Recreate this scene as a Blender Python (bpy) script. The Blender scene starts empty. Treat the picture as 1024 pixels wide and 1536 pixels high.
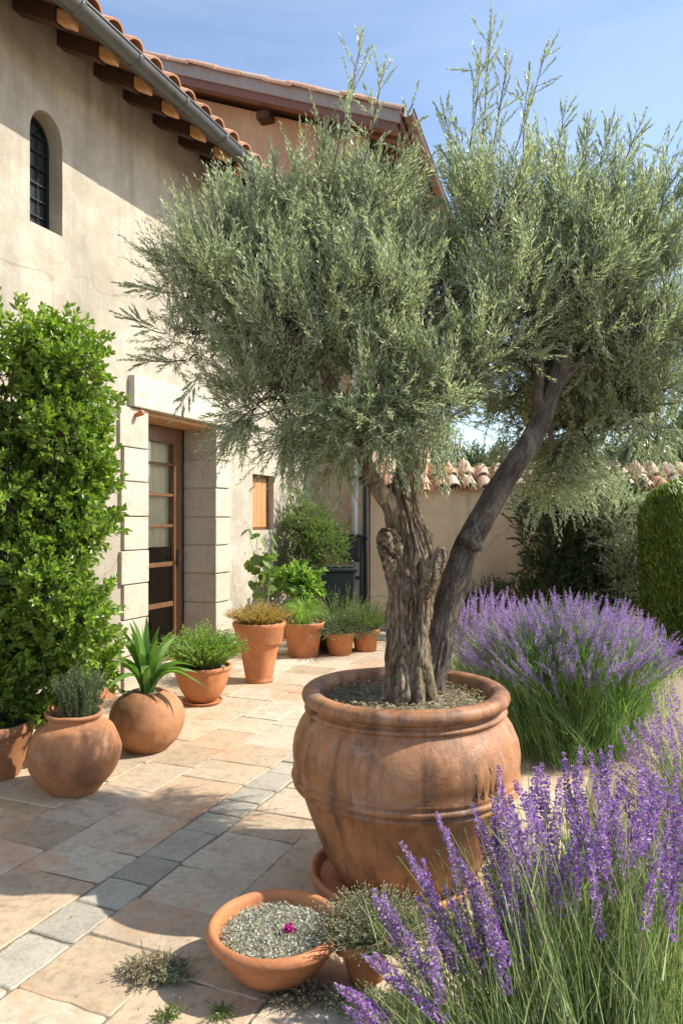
import bpy, bmesh, math, random
import numpy as np
from mathutils import Vector, Matrix, noise

S = bpy.context.scene
COL = S.collection
R = math.radians
rng = np.random.default_rng(7)
random.seed(7)

# ------------------------------------------------------------------ camera
F = 1092.0; HOR = 780.0; CAMZ = 1.5
cam_d = bpy.data.cameras.new('camera'); cam = bpy.data.objects.new('camera', cam_d); COL.objects.link(cam)
cam.location = (0, 0, CAMZ); cam.rotation_euler = (R(90), 0, 0)
cam_d.sensor_width = 36; cam_d.lens = F / 1536 * 36; cam_d.shift_y = 12 / 1536
cam_d.clip_end = 2000; cam_d.clip_start = 0.05
S.camera = cam
# ------------------------------------------------------------------ light
SUN_EL, SUN_AZ = 43.0, 1.0        # azimuth measured from +x towards +y
w = bpy.data.worlds.new('World'); S.world = w; w.use_nodes = True
nt = w.node_tree; nt.nodes.clear()
o_ = nt.nodes.new('ShaderNodeOutputWorld'); bg = nt.nodes.new('ShaderNodeBackground')
sky = nt.nodes.new('ShaderNodeTexSky'); sky.sky_type = 'NISHITA'; sky.sun_disc = False
sky.sun_elevation = R(SUN_EL); sky.sun_rotation = R(90 - SUN_AZ)
sky.air_density = 1.0; sky.dust_density = 0.8; sky.ozone_density = 0.6; sky.altitude = 100
tc = nt.nodes.new('ShaderNodeTexCoord'); mp = nt.nodes.new('ShaderNodeMapping')
mp.inputs['Scale'].default_value = (1.2, 1.6, 5.5); mp.inputs['Rotation'].default_value = (0.0, 0.5, 0.2)
cn = nt.nodes.new('ShaderNodeTexNoise'); cn.inputs['Scale'].default_value = 1.6; cn.inputs['Detail'].default_value = 7; cn.inputs['Distortion'].default_value = 0.6
cr = nt.nodes.new('ShaderNodeValToRGB'); cr.color_ramp.elements[0].position = .52; cr.color_ramp.elements[1].position = .8
cr.color_ramp.elements[1].color = (.12, .12, .12, 1)
mx = nt.nodes.new('ShaderNodeMixRGB'); mx.inputs['Color2'].default_value = (6.2, 6.6, 7.0, 1)
nt.links.new(tc.outputs['Generated'], mp.inputs['Vector']); nt.links.new(mp.outputs[0], cn.inputs['Vector'])
nt.links.new(cn.outputs['Fac'], cr.inputs['Fac']); nt.links.new(cr.outputs['Color'], mx.inputs['Fac'])
nt.links.new(sky.outputs[0], mx.inputs['Color1']); nt.links.new(mx.outputs[0], bg.inputs['Color'])
bg.inputs['Strength'].default_value = 0.15
nt.links.new(bg.outputs[0], o_.inputs[0])
sd = bpy.data.lights.new('sun', 'SUN'); sd.energy = 4.3; sd.angle = R(0.55); sd.color = (1.0, 0.945, 0.855)
sun = bpy.data.objects.new('sun', sd); COL.objects.link(sun)
sv = Vector((math.cos(R(SUN_AZ)) * math.cos(R(SUN_EL)), math.sin(R(SUN_AZ)) * math.cos(R(SUN_EL)), math.sin(R(SUN_EL))))
sun.rotation_euler = sv.to_track_quat('Z', 'Y').to_euler()
S.view_settings.view_transform = 'Standard'; S.view_settings.look = 'None'
S.view_settings.exposure = 0.85; S.view_settings.gamma = 1.0
S.render.engine = 'CYCLES'
S.cycles.max_bounces = 9; S.cycles.transparent_max_bounces = 8; S.cycles.diffuse_bounces = 6
S.cycles.use_denoising = True

# ------------------------------------------------------------------ frames
A1 = math.atan2(448, F)
d1 = np.array([math.sin(A1), math.cos(A1), 0]); d2 = np.array([math.cos(A1), -math.sin(A1), 0]); UP = np.array([0, 0, 1.0])
DW = 4.186
def W(t, D, z): return t * d1 - D * d2 + z * UP          # wall frame: t along the facade, D distance left of the camera
def PX(x, y, Z): return np.array([(x - 512) / F * Z, Z, CAMZ + (HOR - y) / F * Z])

# ------------------------------------------------------------------ object helpers
def link(o, parent=None, label=None, cat=None, group=None, kind=None):
    if o.name not in COL.objects: COL.objects.link(o)
    if parent is not None: o.parent = parent
    if label: o['label'] = label
    if cat: o['category'] = cat
    if group: o['group'] = group
    if kind: o['kind'] = kind
    return o
def empty(name, loc, label, cat, group=None):
    o = bpy.data.objects.new(name, None); o.empty_display_size = .1
    link(o, None, label, cat, group); o.location = tuple(loc); return o
def mesh_obj(name, me, mats, parent=None, smooth=False, **k):
    o = bpy.data.objects.new(name, me)
    for m in (mats if isinstance(mats, (list, tuple)) else [mats]): me.materials.append(m)
    if smooth: me.polygons.foreach_set('use_smooth', [True] * len(me.polygons))
    link(o, parent, **k)
    if parent is not None: o.matrix_parent_inverse = Matrix.Translation(-Vector(parent.location)) if parent.parent is None else Matrix()
    return o
def from_bm(name, bm, mats, parent=None, smooth=False, recalc=True, **k):
    if recalc: bmesh.ops.recalc_face_normals(bm, faces=bm.faces)
    me = bpy.data.meshes.new(name); bm.to_mesh(me); bm.free()
    return mesh_obj(name, me, mats, parent, smooth, **k)
def vq(bm, pts): return bm.faces.new([bm.verts.new(tuple(p)) for p in pts])
def boxf(bm, f, a, b, bev=0.0):
    """box between frame coordinates a and b; f maps (x,y,z) to world"""
    (x0, y0, z0), (x1, y1, z1) = a, b
    vs = [bm.verts.new(tuple(f(x, y, z))) for x, y, z in [(x0,y0,z0),(x1,y0,z0),(x1,y1,z0),(x0,y1,z0),(x0,y0,z1),(x1,y0,z1),(x1,y1,z1),(x0,y1,z1)]]
    fs = [bm.faces.new([vs[i] for i in q]) for q in [(0,1,2,3),(4,5,6,7),(0,1,5,4),(1,2,6,5),(2,3,7,6),(3,0,4,7)]]
    if bev > 0:
        bmesh.ops.recalc_face_normals(bm, faces=fs)
        es = list({e for fc in fs for e in fc.edges})
        bmesh.ops.bevel(bm, geom=es, offset=bev, segments=2, affect='EDGES', profile=.6)
def idf(x, y, z): return (x, y, z)
def cat_rom(pts, n):
    pts = np.array(pts, float); out = []
    P = np.vstack([2 * pts[0] - pts[1], pts, 2 * pts[-1] - pts[-2]])
    m = len(pts) - 1
    for u in np.linspace(0, m - 1e-6, n):
        i = int(u); t = u - i; a, b, c, d = P[i:i + 4]
        out.append(.5 * ((2 * b) + (c - a) * t + (2 * a - 5 * b + 4 * c - d) * t * t + (3 * b - a - 3 * c + d) * t ** 3))
    return np.array(out)
def tube(bm, pts, n=24, seg=8, rad=None, func=None, caps=True):
    """pts rows: x,y,z,r"""
    C = cat_rom(pts, n); P = C[:, :3]; Rr = C[:, 3]
    T = np.gradient(P, axis=0); T /= np.linalg.norm(T, axis=1)[:, None] + 1e-9
    ref = np.array([1.0, 0, 0]) if abs(T[0][0]) < .8 else np.array([0, 1.0, 0])
    u = np.cross(T[0], ref); u /= np.linalg.norm(u); rings = []
    for i in range(n):
        u = u - T[i] * u.dot(T[i]); u /= np.linalg.norm(u); v = np.cross(T[i], u); ring = []
        for k in range(seg):
            th = 2 * math.pi * k / seg; r = Rr[i] * (func(th, i / (n - 1), P[i]) if func else 1)
            ring.append(bm.verts.new(tuple(P[i] + r * (math.cos(th) * u + math.sin(th) * v))))
        rings.append(ring)
    for i in range(n - 1):
        for k in range(seg):
            bm.faces.new([rings[i][k], rings[i][(k + 1) % seg], rings[i + 1][(k + 1) % seg], rings[i + 1][k]])
    if caps: bm.faces.new(rings[0][::-1]); bm.faces.new(rings[-1])
def lathe(bm, prof, c=(0, 0, 0), seg=72, wob=.006, seed=0, squash=1.0, tilt=None):
    rings = []
    for j, (r, z) in enumerate(prof):
        ring = []
        for k in range(seg):
            th = 2 * math.pi * k / seg
            p = Vector((math.cos(th) * .8 + seed * 3.1, math.sin(th) * .8, z * 1.5))
            rr = r * (1 + wob * 3 * noise.noise(p * 1.3)) + (wob * .25 * noise.noise(p * 7) if r > 0.02 else 0)
            q = Vector((rr * math.cos(th), rr * math.sin(th) * squash, z + (wob * .5 * noise.noise(p * 2 + Vector((5, 5, 5))) if z > .02 else 0)))
            if tilt: q = tilt @ q
            ring.append(bm.verts.new((q.x + c[0], q.y + c[1], q.z + c[2])))
        rings.append(ring)
    for j in range(len(prof) - 1):
        for k in range(seg):
            bm.faces.new([rings[j][k], rings[j][(k + 1) % seg], rings[j + 1][(k + 1) % seg], rings[j + 1][k]])
    bm.faces.new(rings[0][::-1])
    return rings
def half_tile(bm, p, ax, rt, up, L, r0, r1, th=.014, seg=8, sag=1.0):
    """barrel tile: starts at p, runs along ax; rt is sideways; up is the bulge direction (negated for a pan)"""
    p = np.array(p, float)
    g = []
    for s, r in ((0, r0), (L, r1)):
        for rr in (r, r - th):
            g.append([bm.verts.new(tuple(p + ax * s + rt * (rr * math.cos(a)) + up * (rr * math.sin(a) * sag))) for a in np.linspace(0, math.pi, seg + 1)])
    o0, i0, o1, i1 = g
    for k in range(seg):
        bm.faces.new([o0[k], o0[k + 1], o1[k + 1], o1[k]]); bm.faces.new([i0[k], i1[k], i1[k + 1], i0[k + 1]])
        bm.faces.new([o0[k], i0[k], i0[k + 1], o0[k + 1]]); bm.faces.new([o1[k], o1[k + 1], i1[k + 1], i1[k]])
    for k in (0, seg): bm.faces.new([o0[k], o1[k], i1[k], i0[k]])

# ------------------------------------------------------------------ materials
def ramp(n, stops):
    e = n.color_ramp.elements
    while len(e) < len(stops): e.new(.5)
    for x, (p, c) in zip(e, stops): x.position = p; x.color = (c[0], c[1], c[2], 1) if not isinstance(c, float) else (c, c, c, 1)
class NB:
    def __init__(s, name):
        s.m = bpy.data.materials.new(name); s.m.use_nodes = True; s.t = s.m.node_tree; s.t.nodes.clear()
        s.out = s.n('OutputMaterial'); s.b = s.n('BsdfPrincipled'); s.l(s.b.outputs[0], s.out.inputs[0])
        s.tc = s.n('TexCoord')
    def n(s, k, **kw):
        x = s.t.nodes.new('ShaderNode' + k)
        for a, v in kw.items(): setattr(x, a, v)
        return x
    def l(s, a, b): s.t.links.new(a, b)
    def vec(s, scale=(1, 1, 1), rot=(0, 0, 0), src='Object'):
        m = s.n('Mapping'); m.inputs['Scale'].default_value = scale; m.inputs['Rotation'].default_value = rot
        s.l(s.tc.outputs[src], m.inputs[0]); return m.outputs[0]
    def noise(s, scale, detail=5, rough=.55, dist=0, v=None):
        x = s.n('TexNoise'); x.inputs['Scale'].default_value = scale; x.inputs['Detail'].default_value = detail
        x.inputs['Roughness'].default_value = rough; x.inputs['Distortion'].default_value = dist
        s.l(v if v is not None else s.tc.outputs['Object'], x.inputs['Vector']); return x.outputs['Fac']
    def ramp(s, fac, stops):
        x = s.n('ValToRGB'); ramp(x, stops); s.l(fac, x.inputs[0]); return x.outputs[0]
    def mix(s, a, b, fac, mode='MIX'):
        x = s.n('MixRGB', blend_type=mode)
        for i, v in ((0, fac), (1, a), (2, b)):
            if isinstance(v, (int, float)): x.inputs[i].default_value = v if i == 0 else (v, v, v, 1)
            elif isinstance(v, tuple): x.inputs[i].default_value = (*v, 1)
            else: s.l(v, x.inputs[i])
        return x.outputs[0]
    def math(s, op, a, b=0.0):
        x = s.n('Math', operation=op)
        for i, v in enumerate((a, b)):
            if isinstance(v, (int, float)): x.inputs[i].default_value = v
            else: s.l(v, x.inputs[i])
        return x.outputs[0]
    def bump(s, h, strength=.4, dist=.01, prev=None):
        x = s.n('Bump'); x.inputs['Strength'].default_value = strength; x.inputs['Distance'].default_value = dist
        s.l(h, x.inputs['Height'])
        if prev is not None: s.l(prev, x.inputs['Normal'])
        s.l(x.outputs[0], s.b.inputs['Normal']); return x.outputs[0]
    def col(s, c):
        if isinstance(c, tuple): s.b.inputs['Base Color'].default_value = (*c, 1)
        else: s.l(c, s.b.inputs['Base Color'])
    def rough(s, v):
        if isinstance(v, float): s.b.inputs['Roughness'].default_value = v
        else: s.l(v, s.b.inputs['Roughness'])
    def spec(s, v): s.b.inputs['Specular IOR Level'].default_value = v

def m_stucco(name, a, b, c, stain=(.33, .30, .25), st=.55):
    x = NB(name)
    big = x.noise(.9, 6, .6, .4); med = x.noise(4.5, 6, .65, .3); fine = x.noise(60, 4, .7)
    streak = x.noise(1.0, 5, .6, .2, x.vec((3.5, 3.5, .5)))
    base = x.mix(x.ramp(med, [(.38, a), (.62, b)]), c, x.ramp(big, [(.42, 0.0), (.62, 1.0)]))
    base = x.mix(base, stain, x.math('MULTIPLY', x.ramp(streak, [(.5, 0.0), (.68, 1.0)]), st))
    vo = x.n('TexVoronoi'); vo.feature = 'DISTANCE_TO_EDGE'; vo.inputs['Scale'].default_value = .75; dn = x.n('TexNoise'); dn.inputs['Scale'].default_value = 3.0; dn.inputs['Detail'].default_value = 6
    x.l(x.tc.outputs['Object'], dn.inputs['Vector']); x.l(x.mix(x.tc.outputs['Object'], dn.outputs['Color'], .22), vo.inputs['Vector'])
    ck = x.math('MULTIPLY', x.ramp(vo.outputs['Distance'], [(.0, 1.0), (.006, 0.0)]), x.ramp(x.noise(.8, 3), [(.5, 0.0), (.6, .55)]))
    base = x.mix(base, (.16, .13, .10), ck)
    base = x.mix(base, x.ramp(fine, [(.3, .72), (.6, 1.0)]), .35, 'MULTIPLY')
    x.col(base); x.rough(.92); x.spec(.2)
    p = x.bump(med, .5, .03); p = x.bump(x.noise(14, 5, .7, .5), .4, .01, p); x.bump(fine, .45, .004, p); return x.m
M = {}
M['stucco'] = m_stucco('pale_stucco', (.42, .36, .275), (.51, .45, .355), (.35, .305, .235), (.24, .215, .175), .6)
M['stucco_back'] = m_stucco('warm_stucco', (.50, .355, .235), (.56, .41, .28), (.43, .305, .205), (.33, .24, .16), .5)
M['stucco_low'] = m_stucco('tan_stucco', (.72, .51, .305), (.78, .58, .36), (.64, .455, .275), (.46, .34, .21), .4)
def m_stone(name, cols, grain=28, bumpy=.5, rough=.85, island=True, orange=0.0):
    x = NB(name)
    g = x.n('NewGeometry')
    n1 = x.noise(7, 9, .72, .4); n2 = x.noise(grain, 6, .75); n3 = x.noise(150, 3, .7)
    base = x.ramp(g.outputs['Random Per Island'], [(i / max(1, len(cols) - 1), c) for i, c in enumerate(cols)]) if island else x.ramp(n1, [(.25, cols[0]), (.75, cols[-1])])
    base = x.mix(base, x.ramp(n1, [(.28, (.55, .47, .40)), (.5, (1, .97, .93)), (.8, (1.15, 1.1, 1.0))]), .6, 'MULTIPLY')
    base = x.mix(base, x.ramp(n2, [(.34, .45), (.52, 1.0)]), .5, 'MULTIPLY')
    if orange:
        base = x.mix(base, (.52, .25, .12), x.math('MULTIPLY', x.ramp(x.noise(1.1, 4, .6, .5), [(.56, 0.0), (.63, 1.0)]), orange))
    x.col(base); x.rough(x.ramp(n1, [(.3, rough), (.7, rough - .2)])); x.spec(.35)
    p = x.bump(n1, .5 * bumpy, .012); p = x.bump(n2, .6 * bumpy, .005, p); x.bump(n3, .4 * bumpy, .002, p)
    return x.m
M['slab'] = m_stone('sandstone_slab', [(.52, .42, .29), (.41, .315, .21), (.56, .48, .36), (.47, .37, .255), (.58, .51, .40), (.45, .335, .22), (.54, .44, .31), (.38, .30, .21), (.52, .45, .34), (.49, .35, .23)], orange=.55)
M['cobble'] = m_stone('grey_granite', [(.40, .37, .295), (.46, .43, .345), (.35, .32, .255), (.50, .465, .38)], 60, .9)
M['quoin'] = m_stone('limestone', [(.50, .44, .345), (.55, .49, .395), (.45, .395, .31), (.52, .47, .375)], 70, .6)
M['lintel'] = m_stone('pale_lintel_stone', [(.56, .51, .42), (.56, .51, .42)], 50, .5)
def m_terra(name, a, b, lime=.25, dirt=.35, dark=(.17, .085, .045), rough=.75, bumpy=1.0, streaks=0.0):
    x = NB(name)
    n1 = x.noise(3.2, 6, .6, .5); n2 = x.noise(11, 6, .7, .3); n3 = x.noise(90, 4, .7)
    st = x.noise(2.2, 5, .65, .2, x.vec((4.5, 4.5, .55)))
    base = x.mix(x.ramp(n2, [(.25, a), (.75, b)]), x.ramp(n2, [(.2, tuple(v * .75 for v in a)), (.8, a)]), x.ramp(n1, [(.4, 0.0), (.62, 1.0)]))
    base = x.mix(base, dark, x.math('MULTIPLY', x.ramp(n1, [(.52, 0.0), (.72, 1.0)]), dirt))
    if streaks: base = x.mix(base, dark, x.math('MULTIPLY', x.ramp(st, [(.48, 0.0), (.66, 1.0)]), streaks))
    base = x.mix(base, (.55, .47, .40), x.math('MULTIPLY', x.ramp(x.noise(5, 7, .72, .8), [(.55, 0.0), (.75, 1.0)]), lime))
    base = x.mix(base, x.ramp(n3, [(.3, .6), (.55, 1.0)]), .35, 'MULTIPLY')
    x.col(base); x.rough(rough); x.spec(.35)
    p = x.bump(n2, .3 * bumpy, .012); x.bump(n3, .4 * bumpy, .003, p); return x.m
M['terra_new'] = m_terra('orange_terracotta', (.50, .19, .075), (.60, .25, .105), .26, .22)
M['terra_old'] = m_terra('weathered_terracotta', (.37, .16, .068), (.46, .225, .105), .5, .7, streaks=.45)
M['terra_big'] = m_terra('aged_brown_terracotta', (.35, .15, .062), (.50, .25, .12), .45, .75, (.10, .052, .03), .55, 1.3, streaks=.85)
M['terra_rim'] = m_terra('rubbed_terracotta', (.50, .20, .09), (.58, .26, .13), .18, .25, rough=.6)
M['tile'] = m_terra('roof_tile', (.58, .27, .14), (.66, .38, .22), .45, .3)
def m_tile_old():
    x = NB('lichened_roof_tile'); g = x.n('NewGeometry')
    base = x.ramp(g.outputs['Random Per Island'], [(0, (.50, .22, .13)), (.3, (.58, .34, .22)), (.55, (.42, .30, .22)), (.8, (.60, .45, .33)), (1, (.40, .17, .10))])
    base = x.mix(base, (.30, .28, .22), x.ramp(x.noise(14, 6, .7), [(.5, 0.0), (.7, .8)]))
    x.col(base); x.rough(.9); x.bump(x.noise(60, 4, .7), .5, .006); return x.m
M['tile_old'] = m_tile_old()
def m_wood(name, a, b, rough=.6, sc=(2, 2, 30), grain=.3):
    x = NB(name)
    n1 = x.noise(3, 5, .6, .5, x.vec((9, 9, 1.2))); n2 = x.noise(40, 4, .7)
    base = x.ramp(n1, [(.3, a), (.7, b)]); base = x.mix(base, x.ramp(n2, [(.3, .6), (.6, 1.0)]), .4, 'MULTIPLY')
    x.col(base); x.rough(rough); x.bump(n1, grain, .004); return x.m
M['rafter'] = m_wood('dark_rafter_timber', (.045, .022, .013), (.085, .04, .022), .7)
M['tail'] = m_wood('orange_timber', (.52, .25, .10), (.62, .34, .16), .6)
M['soffit'] = m_wood('soffit_board', (.13, .07, .04), (.20, .11, .06), .8)
M['door'] = m_wood('oiled_door_timber', (.125, .06, .028), (.19, .092, .045), .38)
M['shutter'] = m_wood('orange_shutter_timber', (.50, .23, .09), (.56, .28, .12), .55)
M['fascia'] = m_wood('grey_painted_fascia', (.23, .22, .215), (.29, .275, .26), .5)
M['brownmetal'] = m_wood('brown_painted_gutter', (.13, .062, .038), (.17, .085, .055), .4)
def m_metal(name, c, rough=.35, met=.9):
    x = NB(name); n = x.noise(7, 5, .6, .3)
    x.col(x.ramp(n, [(.3, tuple(v * .7 for v in c)), (.7, c)])); x.b.inputs['Metallic'].default_value = met
    x.rough(x.ramp(n, [(.3, rough), (.7, rough + .25)])); return x.m
M['gutter'] = m_metal('aged_zinc', (.15, .15, .145), .38, .65)
M['pipe'] = m_metal('grey_pipe', (.50, .49, .45), .5, .3)
M['iron'] = m_metal('black_iron', (.025, .027, .028), .5, .4)
M['bin'] = m_metal('dark_green_plastic', (.030, .038, .036), .45, 0.0)
def m_glass(name, tint, dark=.85):
    x = NB(name); x.col(tint); x.rough(.04); x.spec(.9); x.b.inputs['Coat Weight'].default_value = .3
    tr = x.n('BsdfTransparent'); tr.inputs[0].default_value = (.95, .97, .95, 1)
    mxs = x.n('MixShader'); fr = x.n('Fresnel'); fr.inputs[0].default_value = 1.6
    x.l(x.math('ADD', fr.outputs[0], .05), mxs.inputs[0]); gl = x.n('BsdfGlossy'); gl.inputs['Roughness'].default_value = .03; gl.inputs[0].default_value = (.9, .9, .88, 1)
    x.l(tr.outputs[0], mxs.inputs[1]); x.l(gl.outputs[0], mxs.inputs[2]); x.l(mxs.outputs[0], x.out.inputs[0]); return x.m
M['glass'] = m_glass('window_glass', (.05, .06, .06))
def m_plain(name, c, rough=.8, nz=20, amt=.3, bump=.3, bd=.004):
    x = NB(name); n = x.noise(nz, 5, .65)
    x.col(x.mix(c, x.ramp(n, [(.3, .5), (.65, 1.1)]), amt, 'MULTIPLY')); x.rough(rough); x.bump(n, bump, bd); return x.m
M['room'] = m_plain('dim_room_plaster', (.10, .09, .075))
M['curtain'] = m_plain('beige_curtain', (.80, .70, .50), .9, 6)
M['dark'] = m_plain('dark_leaded_glass', (.03, .035, .04), .22, 30, .4, .15)
def m_soil(name, cols, sc=30, bump=.8, bd=.02):
    x = NB(name); n1 = x.noise(sc, 7, .75); n2 = x.noise(sc * .06, 5, .6, .4)
    v = x.n('TexVoronoi'); v.inputs['Scale'].default_value = sc * 2.2; x.l(x.tc.outputs['Object'], v.inputs['Vector'])
    base = x.mix(x.ramp(n1, [(.3, cols[0]), (.7, cols[1])]), cols[2], x.ramp(n2, [(.42, 0.0), (.62, .8)]))
    x.col(base); x.rough(.95); p = x.bump(n1, bump, bd); x.bump(v.outputs['Distance'], bump * .6, bd * .5, p); return x.m
M['soil'] = m_soil('sandy_soil', [(.22, .16, .10), (.42, .33, .23), (.34, .26, .17)])
M['earth'] = m_soil('dark_garden_earth', [(.05, .035, .022), (.12, .085, .055), (.09, .07, .045)])
M['mulch'] = m_soil('potting_mulch', [(.15, .105, .075), (.40, .33, .26), (.26, .2, .15)], 60)
M['joint'] = m_soil('sandy_joint', [(.22, .175, .12), (.36, .29, .205), (.27, .23, .155)], 50)
def m_bark():
    x = NB('olive_bark')
    n1 = x.noise(5, 8, .7, .8, x.vec((3.2, 3.2, .8))); n2 = x.noise(50, 6, .75, .3, x.vec((1, 1, .35))); n3 = x.noise(2.5, 5, .6)
    base = x.ramp(n1, [(.28, (.09, .058, .034)), (.44, (.29, .21, .13)), (.68, (.58, .46, .32))])
    n4 = x.noise(130, 5, .8, 0, x.vec((1, 1, .5))); vo = x.n('TexVoronoi'); vo.feature = 'DISTANCE_TO_EDGE'; vo.inputs['Scale'].default_value = 26; x.l(x.vec((1, 1, .3)), vo.inputs['Vector'])
    crk = x.ramp(vo.outputs['Distance'], [(.0, .25), (.12, 1.0)]); base = x.mix(base, crk, .55, 'MULTIPLY'); base = x.mix(base, (.50, .50, .42), x.math('MULTIPLY', x.ramp(x.noise(18, 6, .7), [(.58, 0.0), (.68, 1.0)]), .45))
    base = x.mix(base, x.ramp(n4, [(.35, .45), (.6, 1.2)]), .6, 'MULTIPLY')
    base = x.mix(base, (.24, .135, .065), x.ramp(n3, [(.5, 0.0), (.7, .5)]))
    base = x.mix(base, x.ramp(n2, [(.35, .35), (.6, 1.15)]), .7, 'MULTIPLY')
    x.col(base); x.rough(.92); x.spec(.2); p = x.bump(n1, 1.0, .035); p = x.bump(n2, 1.0, .014, p); p = x.bump(crk, .8, .006, p); x.bump(n4, .8, .004, p); return x.m
M['bark'] = m_bark()
def m_bark2():
    x = NB('dark_limb_bark')
    n1 = x.noise(7, 8, .75, .5, x.vec((2, 2, .9))); n2 = x.noise(70, 6, .75)
    base = x.ramp(n1, [(.3, (.055, .042, .033)), (.5, (.14, .112, .088)), (.7, (.33, .28, .22))])
    base = x.mix(base, x.ramp(n2, [(.35, .4), (.6, 1.1)]), .6, 'MULTIPLY')
    x.col(base); x.rough(.92); x.spec(.2); p = x.bump(n1, .9, .02); x.bump(n2, .8, .006, p); return x.m
M['bark2'] = m_bark2()
def m_leaf(name, cols, back=None, trans=.3, rough=.45, spec=.4, clump=1.3, tcol=None):
    """per-leaf colour variation; a real paler underside where the species has one"""
    x = NB(name); g = x.n('NewGeometry')
    base = x.ramp(g.outputs['Random Per Island'], [(i / max(1, len(cols) - 1), c) for i, c in enumerate(cols)])
    base = x.mix(base, x.ramp(x.noise(clump, 4, .6, .3), [(.3, (.72, .78, .7)), (.7, (1.2, 1.15, 1.1))]), .6, 'MULTIPLY')
    if back: base = x.mix(base, back, x.math('MULTIPLY', g.outputs['Backfacing'], .8))
    x.col(base); x.rough(rough); x.spec(spec)
    tl = x.n('BsdfTranslucent'); t2 = x.mix(base, tcol or (1.3, 1.5, .55), 1.0, 'MULTIPLY'); x.l(t2, tl.inputs[0])
    ms = x.n('MixShader'); ms.inputs[0].default_value = trans
    x.l(x.b.outputs[0], ms.inputs[1]); x.l(tl.outputs[0], ms.inputs[2]); x.l(ms.outputs[0], x.out.inputs[0]); return x.m
M['olive'] = m_leaf('olive_leaf', [(.27, .32, .17), (.37, .42, .25), (.22, .27, .13), (.46, .50, .34), (.32, .37, .20)], (.50, .54, .42), .45, .36, .6, tcol=(1.15, 1.25, .75))
M['box'] = m_leaf('glossy_shrub_leaf', [(.12, .20, .028), (.20, .30, .045), (.08, .145, .02), (.34, .44, .085), (.15, .24, .035), (.26, .32, .07)], None, .42, .33, .55)
M['dark_leaf'] = m_leaf('dark_shrub_leaf', [(.03, .055, .018), (.05, .085, .025), (.075, .11, .035), (.04, .065, .022)], None, .2, .5)
M['mid_leaf'] = m_leaf('mid_green_leaf', [(.10, .165, .04), (.155, .23, .06), (.22, .29, .08)], None, .35)
M['bright_leaf'] = m_leaf('bright_green_leaf', [(.15, .26, .05), (.22, .34, .07), (.30, .42, .11)], None, .4)
M['strap'] = m_leaf('strap_leaf', [(.08, .17, .035), (.13, .24, .055), (.20, .30, .08)], None, .38, .48, .4)
M['rosemary'] = m_leaf('rosemary_leaf', [(.075, .125, .05), (.12, .18, .07), (.17, .22, .10)], None, .2)
M['gray_leaf'] = m_leaf('grey_green_leaf', [(.24, .26, .15), (.34, .35, .22), (.44, .43, .30), (.17, .20, .10)], None, .25, .7)
M['silver'] = m_leaf('silver_thyme', [(.50, .50, .44), (.66, .65, .58), (.74, .73, .67), (.28, .32, .18)], None, .2, .85, .2, tcol=(1, 1, .9))
M['dry'] = m_leaf('dry_sprig', [(.30, .25, .15), (.44, .38, .26), (.22, .20, .11), (.28, .22, .18), (.20, .12, .07)], None, .2, .85, .2)
M['amber'] = m_leaf('amber_leaf', [(.60, .36, .08), (.66, .45, .13), (.45, .25, .07), (.55, .42, .14)], None, .35)
M['fresh'] = m_leaf('fresh_lavender_foliage', [(.22, .35, .10), (.31, .43, .15), (.15, .26, .07), (.38, .46, .22)], None, .42, .5)
M['topiary'] = m_leaf('clipped_cypress', [(.13, .20, .025), (.20, .28, .04), (.07, .115, .015), (.16, .19, .05)], None, .25)
M['grass'] = m_leaf('lavender_stem', [(.32, .42, .13), (.42, .50, .22), (.24, .34, .10), (.52, .55, .32), (.38, .34, .20)], None, .4, .5)
M['sage'] = m_leaf('lavender_leaf', [(.30, .38, .16), (.42, .48, .25), (.22, .30, .11)], None, .3, .6)
M['petal'] = m_leaf('lavender_flower', [(.38, .20, .52), (.50, .31, .64), (.25, .12, .37), (.64, .48, .74), (.42, .23, .55), (.46, .26, .60), (.30, .22, .26)], None, .35, .6, .2, tcol=(1.1, .9, 1.2))
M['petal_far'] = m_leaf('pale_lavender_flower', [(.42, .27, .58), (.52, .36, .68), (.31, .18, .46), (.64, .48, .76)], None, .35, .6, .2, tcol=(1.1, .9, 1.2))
M['magenta'] = m_leaf('magenta_petal', [(.55, .02, .22), (.45, .02, .25)], None, .3, tcol=(1.2, .8, 1))
M['far_leaf'] = m_leaf('distant_leaf', [(.11, .15, .12), (.15, .19, .14), (.09, .125, .10)], None, .25)
M['lawn'] = m_leaf('lawn_blade', [(.08, .15, .02), (.13, .22, .04)], None, .35)
M['litter'] = m_plain('dry_leaf_litter', (.30, .20, .11), .9)

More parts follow.
